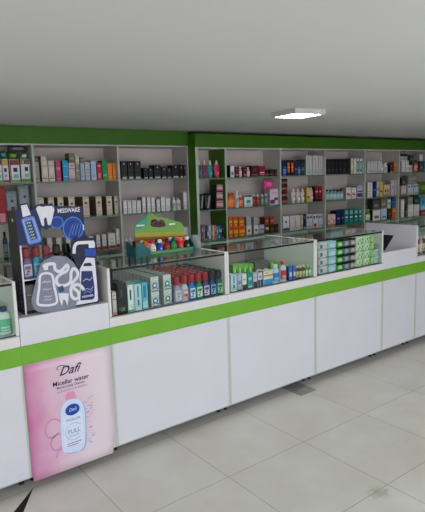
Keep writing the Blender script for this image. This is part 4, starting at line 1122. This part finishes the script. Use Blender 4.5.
HEAD = [(0.047,1.321),(0.045,1.496),(0.067,1.513),(0.071,1.532),(0.107,1.536),(0.123,1.502),(0.138,1.500),(0.146,1.518),(0.169,1.527),(0.237,1.525),(0.248,1.512),(0.412,1.503),(0.413,1.411),(0.416,1.324),(0.399,1.317),(0.345,1.318),(0.299,1.342),(0.288,1.363),(0.277,1.394),(0.248,1.404),(0.217,1.400),(0.197,1.390),(0.170,1.408),(0.167,1.377),(0.175,1.331),(0.166,1.313),(0.1,1.308),(0.09,1.318)]
s = MB(); s.prism(HEAD, .047, .052, NVC); hd = dl(s, 'header')
def plate(pts, y, mat, name='print', par=None, th=.0015):
    s = MB(); s.prism(pts, y-th, y, mat); return s.build(name, par)
LBC = cm((95,130,205)); MBC = cm((60,95,180))
s = MB()
s.prism([(0.074,1.525),(0.105,1.529),(0.121,1.474),(0.079,1.465)], .0455, .0468, WHC)
s.prism([(0.07,1.452),(0.091,1.463),(0.128,1.467),(0.138,1.464),(0.168,1.343),(0.163,1.329),(0.105,1.319),(0.094,1.328)], .0455, .0468, LBC)
s.ribbon([(0.079,1.447),(0.130,1.456),(0.158,1.342),(0.103,1.330)], .006, .0452, cm((150,180,225)), closed=True)
s.prism([(0.090,1.437),(0.122,1.448),(0.145,1.352),(0.113,1.342)], .0449, .0454, cm((28,48,110)))
for k in range(6):
    z = 1.435 - k*.016; x = .105 + k*.0035
    s.ribbon([(x-.008, z-.006),(x-.002, z+.002),(x+.004, z-.005),(x+.011, z+.003)], .005, .0446, cm((190,205,160)))
s.build('bottle_sign', hd)
s = MB(); s.prism([(0.15,1.504),(0.157,1.514),(0.169,1.518),(0.187,1.511),(0.206,1.515),(0.236,1.514),(0.246,1.504),(0.247,1.490),(0.236,1.454),(0.226,1.425),(0.217,1.412),(0.207,1.416),(0.203,1.45),(0.195,1.457),(0.188,1.446),(0.187,1.414),(0.182,1.410),(0.174,1.417),(0.164,1.459)], .0455, .0468, WHC); s.build('tooth_sign', hd)
s = MB()
def ell(cx, cz, rx, rz, w, y, m): s.ribbon([(cx + rx*math.cos(q*math.pi/16), cz + rz*math.sin(q*math.pi/16)) for q in range(32)], w, y, m, closed=True)
s.face([(.346+.054*math.cos(q*math.pi/12), .0466, 1.385+.060*math.sin(q*math.pi/12)) for q in range(24)], cm((22,52,140))); s.face([(.257+.033*math.cos(q*math.pi/12), .0466, 1.424+.029*math.sin(q*math.pi/12)) for q in range(24)], cm((22,52,140)))
ell(.346,1.385,.056,.061,.009,.0464, cm((28,92,180))); ell(.257,1.424,.034,.030,.008,.0464, cm((28,92,180)))
ell(.346,1.385,.056,.061,.0035,.0462, cm((60,150,220))); ell(.257,1.424,.034,.030,.003,.0462, cm((60,150,220)))
for k in range(4): s.ribbon([(.318+k*.018,1.35-.006*abs(k-1.5)),(.345+k*.016,1.415-.006*abs(k-1.5))], .0025, .0460, cm((110,150,215)))
s.face([(.402,.0462,1.37),(.409,.0462,1.37),(.409,.0462,1.40),(.402,.0462,1.40)], WHC)
text_mesh(s, 'MISSWAKE', .034, WHC, .328, 1.474, .0462, bold=.0006, sx=.78)
s.build('header_print', hd)
# right cut-out: mouthwash bottle with nozzle
s = MB(); s.prism([(0.324,1.318),(0.350,1.334),(0.406,1.329),(0.465,1.323),(0.468,1.276),(0.469,1.23),(0.463,1.208),(0.466,0.963),(0.455,0.951),(0.3,0.951),(0.281,0.965),(0.3,1.005),(0.340,1.02),(0.352,1.157),(0.340,1.199),(0.316,1.257)], .033, .038, cm((22,26,60))); rc = dl(s, 'bottle_cutout')
s = MB()
s.prism([(0.403,1.218),(0.454,1.21),(0.457,1.083),(0.459,0.968),(0.452,0.960),(0.309,0.960),(0.285,0.968),(0.29,0.980),(0.342,0.982),(0.362,1.158)], .0310, .0326, WHC)
s.prism([(0.370,1.146),(0.434,1.139),(0.441,1.05),(0.438,0.985),(0.425,.976),(0.352,0.982)], .0302, .0309, cm((36,42,100)))
s.prism([(0.381,1.172),(0.391,1.188),(0.425,1.187),(0.438,1.167)], .0302, .0309, cm((30,32,50)))
s.prism([(0.399,1.268),(0.464,1.262),(0.460,1.219),(0.394,1.227)], .0310, .0326, cm((28,70,160)))
s.prism([(0.422,1.298),(0.461,1.298),(0.459,1.268),(0.424,1.270)], .0310, .0326, WHC)
s.stroke([(.335,1.248),(.337,1.275),(.345,1.295),(.362,1.304),(.40,1.303),(.455,1.300)], .018, .0306, WHC)
for a, b in ((1.10,.012),(1.045,.010),(1.03,.006)):
    s.ribbon([(.375,a-.012),(.395,a),(.415,a-.012),(.432,a+.004)], b*.5, .0299, cm((150,165,215)))
text_mesh(s, 'misswake', .022, WHC, .397, .995, .0299, bold=.0003, sx=.8)
s.build('cutout_print', rc)
# left cut-out: grey board, bottle outline, tube squiggle and tooth
s = MB(); s.prism([(0.146,1.215),(0.169,1.234),(0.195,1.240),(0.222,1.250),(0.255,1.245),(0.290,1.236),(0.326,1.201),(0.347,1.16),(0.357,1.074),(0.345,1.014),(0.317,0.951),(0.147,0.950),(0.110,0.962),(0.091,0.981),(0.08,1.027),(0.1,1.09),(0.127,1.166)], .024, .029, GBC); lc = dl(s, 'grey_cutout')
s = MB()
s.stroke([(0.141,1.157),(0.198,1.151),(0.208,1.08),(0.217,1.004),(0.191,0.987),(0.130,.995),(0.112,1.015),(.127,1.09)], .013, .0232, WHC, closed=True)
s.prism([(0.152,1.21),(0.185,1.212),(0.180,1.178),(0.160,1.18)], .0226, .0238, WHC)
s.stroke([(0.165,1.208),(0.215,1.207),(0.218,1.180),(0.238,1.162),(0.262,1.172),(0.284,1.192),(0.292,1.182),(0.283,1.160),(0.253,1.149),(0.226,1.130),(0.222,1.105),(.235,1.088),(0.271,1.082),(0.300,1.10),(0.306,1.145),(0.322,1.168),(0.342,1.15),(0.340,1.118),(0.315,1.093),(0.300,1.06),(0.300,1.02),(0.318,.998),(0.340,1.005),(0.338,1.035),(0.315,1.062),(0.335,1.078),(0.362,1.060),(0.372,1.040)], .017, .0222, WHC)
s.prism([(0.227,1.044),(0.25,1.041),(0.284,1.035),(0.280,1.0),(0.272,0.968),(0.263,1.0),(0.252,1.006),(0.241,0.970),(0.231,1.005)], .0210, .0220, WHC)
s.prism([(0.226,1.075),(0.255,1.085),(0.262,1.052),(0.235,1.048)], .0208, .0222, cm((40,75,120)))
for q, z in enumerate((1.115,1.075,1.035,1.018)): s.ribbon([(.145,z),(.158,z+.004),(.172,z-.002),(.190,z+.003)], .005 if q else .008, .0215, cm((185,188,205)))
s.build('cutout_print', lc)
# bottles standing in the display
for q, (x, st, n_) in enumerate([(.095,'mw_shade','lilac'),(.150,'mw_sky','lilac'),(.205,'mw_shade','lilac'),(.262,'mw_dark','dark'),(.318,'mw_dark','dark'),(.375,'mw_dark','dark')]):
    P = mouthwash(st)
    t2 = thing('mouthwash_bottle', ('%s bottle with %s cap in the cardboard display, %s from left' % (('lilac','sky blue','mauve','dark','dark','dark')[q], 'red' if q < 3 else 'black', ORD[q])), 'bottle', (x, .10, 1.1346), 'bottles on the upper tray of the cardboard display')
    for nm, me in P: mobj(nm, me, t2)
for q, x in enumerate((.10,.17)):
    product('box', 'greybox', x, .12, .9566, .05, .14, .05, 'grey carton on the lower tray of the cardboard display, ' + ('left','right')[q] + ' one', 'grey cartons on the lower tray')

# ---------------------------------------------------------------- green sales tray on the glass
GX, GY_, GZ = 1.07, .33, 1.1448
t = thing('sales_tray', 'green cardboard sales tray with lips picture, standing on the counter glass', 'display tray', (GX, GY_, GZ))
gl_ = lambda s, n, p=t: s.build(n, p, (-GX, -GY_, -GZ))
LG = pmat('lime_card', (112,158,72), .4, var=8, vscale=10); TQ = pmat('turquoise_card', (40,150,120), .35, var=6, vscale=10); DTQ = cm((10,92,100), .3)
s = MB(); bk = BACKPTS
s.prism(bk, .380, .385, LG)
s.prism([(bk[0][0]+.004, 1.150),(bk[0][0]+.004, 1.262),(bk[-1][0]-.004, 1.235),(bk[-1][0]-.004, 1.150)], .3785, .3797, cm((150,95,35)))
s.prism([(bk[0][0]+.004, 1.262),(bk[0][0]+.004, 1.292),(bk[-1][0]-.006, 1.262),(bk[-1][0]-.004, 1.235)], .3785, .3797, cm((165,160,50)))
s.prism([bk[1], (bk[1][0]+.02, bk[1][1]-.035), (bk[3][0]+.01, bk[3][1]-.045), bk[4], bk[3], bk[2]], .3786, .3796, TQ)
bd = gl_(s, 'backboard')
s = MB(); s.prism(LIPS, .3765, .3780, cm((30,14,18)))
lx = sum(p[0] for p in LIPS)/len(LIPS); lz = sum(p[1] for p in LIPS)/len(LIPS)
s.ribbon([(lx-.05, lz-.008),(lx-.02, lz+.010),(lx, lz+.004),(lx+.025, lz+.010),(lx+.05, lz-.008)], .012, .376, cm((110,35,50)))
s.ribbon([(lx-.05, lz-.010),(lx, lz-.020),(lx+.05, lz-.012)], .010, .376, cm((90,30,45)))
s.quad(lx-.165, lx-.105, lz-.012, lz-.003, .376, cm((225,235,225))); s.quad(lx+.09, lx+.14, lz-.022, lz-.012, .376, cm((225,235,225)))
s.build('lips_picture', bd)
s = MB(); s.box(.842,1.300,.268,.272,1.1448,1.168, TQ); s.box(.87,1.27,.2665,.2678,1.150,1.163, LG); gl_(s, 'front_lip')
s = MB(); s.box(.842,1.300,.2725,.3795,1.1448,1.149, TQ); gl_(s, 'tray_floor')
for x in (.838, 1.3005):
    s = MB(); i = s.mi(DTQ)
    prof = [(.262,1.1448)] + [(.38 - .118*math.cos(a*math.pi/16), 1.160 + .078*math.sin(a*math.pi/16)) for a in range(0, 9)] + [(.3795,1.1448)]
    A = [s.bm.verts.new((x, y, z)) for y, z in prof]; Bv = [s.bm.verts.new((x+.0035, y, z)) for y, z in prof]
    s.bm.faces.new(A); s.bm.faces.new(list(reversed(Bv)))
    for q in range(len(prof)): s.bm.faces.new((A[q], Bv[q], Bv[(q+1) % len(prof)], A[(q+1) % len(prof)]))
    bmesh.ops.recalc_face_normals(s.bm, faces=s.bm.faces[:])
    gl_(s, 'side_wing')
s = MB(); pts = [(.845,1.1505)] + [(.845 + .105*math.sin(a*math.pi/20), 1.1505 + .085*math.cos(a*math.pi/20)) for a in range(0, 11)]
s.prism(pts, .2600, .2635, DTQ); gl_(s, 'corner_flap')
def toy(c1, c2):
    P = []
    s = MB(); s.lathe([(.016,0),(.024,.008),(.0255,.034),(.021,.052),(.013,.062),(.012,.068)], cm(c1, .25), 20, sy=.75)
    P.append(('body', s.mesh('toy_bottle_body')))
    s = MB(); s.lathe([(.0145,.0682),(.0165,.073),(.015,.086),(.007,.092)], cm(c2, .3), 16, sy=.8); P.append(('cap', s.mesh('toy_bottle_cap')))
    s = MB(); s.quad(-.010,.010,.020,.044,-.0200, cm(tuple(min(255, int(v*1.15+25)) for v in c1))); s.quad(-.006,.006,.026,.034,-.0203, cm(c2)); P.append(('label', s.mesh('toy_bottle_label')))
    return P
ROWC = [((245,160,20),(190,60,30),'orange'),((240,130,20),(200,110,20),'amber'),((222,205,205),(190,40,50),'white'),((30,60,170),(225,225,230),'blue'),((150,35,25),(60,20,20),'dark red'),((20,140,60),(10,80,40),'green'),((215,45,65),(225,120,130),'cherry'),((25,25,28),(215,215,210),'black')]
for row in range(2):
    for q, (c1, c2, nm_) in enumerate(ROWC):
        if row: c1, c2, nm_ = ROWC[(q*3 + 4) % len(ROWC)]
        P = toy(c1, c2)
        t2 = thing('small_bottle', 'small %s bottle in the %s row of the green sales tray' % (nm_, ('front', 'back')[row]), 'bottle', (.880 + q*.0548, .297 + row*.044, 1.1494), 'small coloured bottles in the green sales tray')
        for n2, me in P: mobj(n2, me, t2)
# crumpled clear bag beside the tray
s = MB(); r = random.Random(4); rings = []; i = s.mi(pmat('cloudy_plastic', (150,156,154), .25, var=16, vscale=25))
for k in range(7):
    tt = k/6; rr = .042*(1 - .5*tt**2)
    rings.append([s.bm.verts.new((rr*.95*math.cos(q*math.pi/7)*(1+r.uniform(-.15,.15)), rr*1.4*math.sin(q*math.pi/7)*(1+r.uniform(-.15,.15)), .095*tt)) for q in range(14)])
for A, Bv in zip(rings, rings[1:]):
    for q in range(14): s.bm.faces.new((A[q], A[(q+1)%14], Bv[(q+1)%14], Bv[q])).smooth = True
s.bm.faces.new(list(reversed(rings[0]))); s.bm.faces.new(rings[-1])
tag(s.build('plastic_bag', loc=(1.3535,.33,1.1448)), 'crumpled cloudy plastic bag on the counter glass right of the green tray', 'bag')

# ---------------------------------------------------------------- poster
def poster_mat():
    m = bpy.data.materials.new('poster_print'); m.use_nodes = True; nt = m.node_tree; b = nt.nodes['Principled BSDF']; L = nt.links.new
    tc = nt.nodes.new('ShaderNodeTexCoord'); se = nt.nodes.new('ShaderNodeSeparateXYZ'); L(tc.outputs['Object'], se.inputs[0])
    no = nt.nodes.new('ShaderNodeTexNoise'); no.inputs['Scale'].default_value = 4.5; no.inputs['Detail'].default_value = 3; L(tc.outputs['Object'], no.inputs['Vector'])
    ad = nt.nodes.new('ShaderNodeMath'); ad.operation = 'MULTIPLY_ADD'; ad.inputs[1].default_value = .28; L(no.outputs['Fac'], ad.inputs[0]); L(se.outputs['X'], ad.inputs[2])
    rp = nt.nodes.new('ShaderNodeValToRGB'); e = rp.color_ramp.elements
    e[0].position = .08; e[0].color = lin((198,100,158)); e[1].position = .52; e[1].color = lin((224,208,214))
    x = rp.color_ramp.elements.new(.17); x.color = lin((206,138,172)); x = rp.color_ramp.elements.new(.30); x.color = lin((217,180,198))
    L(ad.outputs[0], rp.inputs['Fac']); L(rp.outputs['Color'], b.inputs['Base Color']); b.inputs['Roughness'].default_value = .3
    return m
PM = poster_mat()
t = thing('poster', 'tall pink advertising poster with a white bottle, hung on the counter front', 'poster', (0, -.0022, .04))
n = 14; s = MB(); i = s.mi(PM); nx = 10; grid = []
for k in range(n+1):
    z = .010 + .6475*k/n; rowv = []
    for q in range(nx+1):
        x = .0015 + (.4965 if k > 1 else (.4965 - .028*(1 - k/2)))*q/nx
        cur = .014*max(0, 1 - k/2)**2
        rowv.append(s.bm.verts.new((x, -cur, z)))
    grid.append(rowv)
for A, Bv in zip(grid, grid[1:]):
    for q in range(nx):
        f = s.bm.faces.new((A[q], A[q+1], Bv[q+1], Bv[q])); f.material_index = i; f.smooth = True
me = s.mesh('poster_sheet'); sheet = mobj('sheet', me, t)
sm = sheet.modifiers.new('thickness', 'SOLIDIFY'); sm.thickness = .0008; sm.offset = 1
INK = cm((36,26,70)); DB = cm((24,70,160)); LBL = cm((196,214,236)); PB = cm((206,150,190))
o_ = .04
for k in range(3):     # swirls of the print
    s = MB()
    cx, cz, r0 = (.13 + .02*k), (.30 - .085*k), (.055 - .008*k)
    s.ribbon([(cx + r0*math.cos(a*.4)*(1 - a*.03), cz - o_ + r0*1.25*math.sin(a*.4)*(1 - a*.03)) for a in range(15)], .007, -.0016, cm((208,134,174))); s.build('swirl', t)
s = MB()
s.prism([(.215,.435-o_),(.212,.475-o_),(.225,.490-o_),(.262,.488-o_),(.272,.470-o_),(.275,.432-o_)], -.0018, -.0014, cm((222,150,180))); s.build('bottle_cap_print', t)
s = MB()
rr = random.Random(5)
for k in range(46):    # water splash marks right of the bottle
    z = rr.uniform(.15,.43) - o_; x = .312 + rr.uniform(0, .05)
    s.ribbon([(x, z),(x + rr.uniform(.006,.022), z + rr.uniform(-.003,.006))], rr.uniform(.0012,.003), -.0016, cm((130,150,200)))
for k in range(16):
    a = k*.4; s.ribbon([(.345,.30-o_+.0*k),(.345+.001,.30-o_)], .001, -.0015, LBL) if False else None
s.build('splash_print', t)
s = MB()
Bp = [(.182,.396),(.190,.418),(.205,.436),(.225,.446),(.262,.444),(.286,.434),(.303,.415),(.313,.395),(.320,.343),(.316,.24),(.308,.160),(.296,.138),(.271,.128),(.215,.136),(.186,.150),(.174,.171),(.172,.28)]
Bp = [(x, z-o_) for x, z in Bp]
s.prism([(x+.006, z-.006) for x, z in Bp], -.0020, -.0014, cm((150,165,205)))
s.prism(Bp, -.0026, -.0020, cm((205,220,240)))
s.prism([(.19,.36-o_),(.305,.352-o_),(.300,.17-o_),(.187,.175-o_)], -.0030, -.0026, cm((216,226,240)))
s.face([(.248 + .042*math.cos(a*math.pi/12), -.0033, .384-o_ + .033*math.sin(a*math.pi/12)) for a in range(24)], DB)
text_mesh(s, 'Dafi', .026, cm((225,232,245)), .248, .376-o_, -.0036, shear=.3)
text_mesh(s, 'MICELLAR', .019, cm((70,90,140)), .247, .322-o_, -.0036)
text_mesh(s, 'FULL', .034, cm((90,120,180)), .249, .247-o_, -.0036)
text_mesh(s, 'MICELLAR', .013, cm((90,120,180)), .249, .228-o_, -.0036)
s.ribbon([(.249 + .05*math.cos(a*.35), .255-o_ + .05*math.sin(a*.35)) for a in range(2, 17)], .0022, -.0035, cm((120,150,205)))
for k in range(2): s.quad(.205, .29 - .02*k, .188-o_-.012*k, .193-o_-.012*k, -.0036, cm((150,120,160)))
s.build('bottle_print', t)
s = MB()
text_mesh(s, 'Dafi', .070, INK, .243, .594-o_, -.0018, shear=.5, bold=.0009)
s.stroke([(.186,.628-o_),(.178,.640-o_),(.196,.650-o_),(.225,.646-o_)], .004, -.0018, INK); s.build('brand_lettering', t)
s = MB()
text_mesh(s, 'Micellar water', .036, INK, .252, .541-o_, -.0018, bold=.0005); s.build('headline', t)
s = MB()
text_mesh(s, 'Moisturizing Cleanser', .0185, INK, .251, .521-o_, -.0018, bold=.0002); s.build('subtitle', t)
s = MB()
x = .17
while x < .335:      # line of Persian script, drawn as strokes
    l = rr.uniform(.008,.016); z = .504 - o_
    s.ribbon([(x, z),(x+l*.3, z-.004),(x+l*.7, z-.003),(x+l, z+.004)], .0022, -.0018, INK)
    if rr.random() < .6: s.quad(x+l*.5, x+l*.5+.0025, z+.005, z+.0075, -.0018, INK)
    x += l + .003
s.build('persian_line', t)
s = MB()
text_mesh(s, 'PURE MOISTURIZER', .0135, INK, .25, .098-o_, -.0018)
s.quad(.190,.27,.085-o_,.088-o_,-.0018, cm((150,120,160)))
s.build('footer_lettering', t)
s = MB(); s.quad(.148,.172,.052,.088-.0,-.0018, cm((150,185,220))); s.quad(.155,.165,.072,.084,-.0021, DB)
s.face([(.160+.009*math.cos(a*math.pi/8), -.0021, .066+.006*math.sin(a*math.pi/8)) for a in range(16)], WHC); s.build('badge', t)

# ---------------------------------------------------------------- ceiling lamps
LAMP = emat('lamp_diffuser', (255,253,250), 30.0)
LF = pmat('lamp_frame', (200,200,200), .4, var=2, vscale=8)
def lamp(x, y, label):
    t = thing('ceiling_lamp', label, 'lamp', (x, y, HC), 'square surface ceiling lamps', rz=-.12)
    s = MB()
    for a in ((-.133,.133,-.133,-.114),(-.133,.133,.114,.133),(-.133,-.114,-.114,.114),(.114,.133,-.114,.114)): s.box(a[0],a[1],a[2],a[3],-.034,-.0006,LF)
    s.box(-.114,.114,-.114,.114,-.010,-.0006,LF); s.build('frame', t)
    s = MB(); s.box(-.1135,.1135,-.1135,.1135,-.033,-.0105,LAMP); s.build('diffuser', t)
lamp(2.007, -.055, 'lit white square ceiling lamp in front of the right shelving')

for lx, ly, ln in ((-.9,-.05,'added unseen square ceiling lamp left of the frame'),(4.9,-.05,'added unseen square ceiling lamp above the far right counter'),(-.9,-2.3,'added unseen square ceiling lamp over the camera'),(2.0,-2.3,'added unseen square ceiling lamp near the shop door'),(4.9,-2.3,'added unseen square ceiling lamp near the right door post')):  # unseen lamps, added to brighten the floor and ceiling
    lamp(lx, ly, ln)

# ---------------------------------------------------------------- world, sun-lit street, camera
w = bpy.data.worlds.new('sky'); SC.world = w; w.use_nodes = True; nt = w.node_tree; bg = nt.nodes['Background']
bg.inputs['Color'].default_value = lin((232,238,250)); bg.inputs['Strength'].default_value = 2.6
sl = bpy.data.lights.new('sun', 'SUN'); sl.energy = 9.0; sl.angle = .01; so = bpy.data.objects.new('sun', sl); COL.objects.link(so)
so.rotation_euler = (math.radians(-35), 0, math.radians(20)); sl.color = (1.0, .98, .95)
pl = bpy.data.lights.new('shopfront_portal', 'AREA'); pl.shape = 'RECTANGLE'; pl.size = 4.5-XL; pl.size_y = HC-.12; pl.cycles.is_portal = True
po = bpy.data.objects.new('shopfront_portal', pl); COL.objects.link(po); po.location = ((XL+4.5)/2, YN-.1, HC/2); po.rotation_euler = (math.pi/2, 0, 0)

cam = bpy.data.cameras.new('camera'); co = bpy.data.objects.new('camera', cam); COL.objects.link(co)
yaw, pitch, roll, F = 0.6457104, -0.1473947, -0.0303514, 526.659
fw = Vector((math.sin(yaw)*math.cos(pitch), math.cos(yaw)*math.cos(pitch), math.sin(pitch)))
r0 = Vector((math.cos(yaw), -math.sin(yaw), 0)); u0 = r0.cross(fw)
r2 = r0*math.cos(roll) + u0*math.sin(roll); u2 = -r0*math.sin(roll) + u0*math.cos(roll)
M = Matrix((r2, u2, -fw)).transposed().to_4x4(); M.translation = Vector((-0.7811715, -2.7092236, 1.6362678)); co.matrix_world = M
cam.sensor_fit = 'VERTICAL'; cam.sensor_height = 24; cam.lens = F/512*24; cam.clip_start = .05
SC.camera = co
SC.view_settings.view_transform = 'Standard'; SC.view_settings.look = 'None'; SC.view_settings.exposure = 0.08; SC.view_settings.gamma = 1.0
SC.view_settings.use_curve_mapping = False
SC.cycles.max_bounces = 10; SC.cycles.diffuse_bounces = 5; SC.cycles.transparent_max_bounces = 24
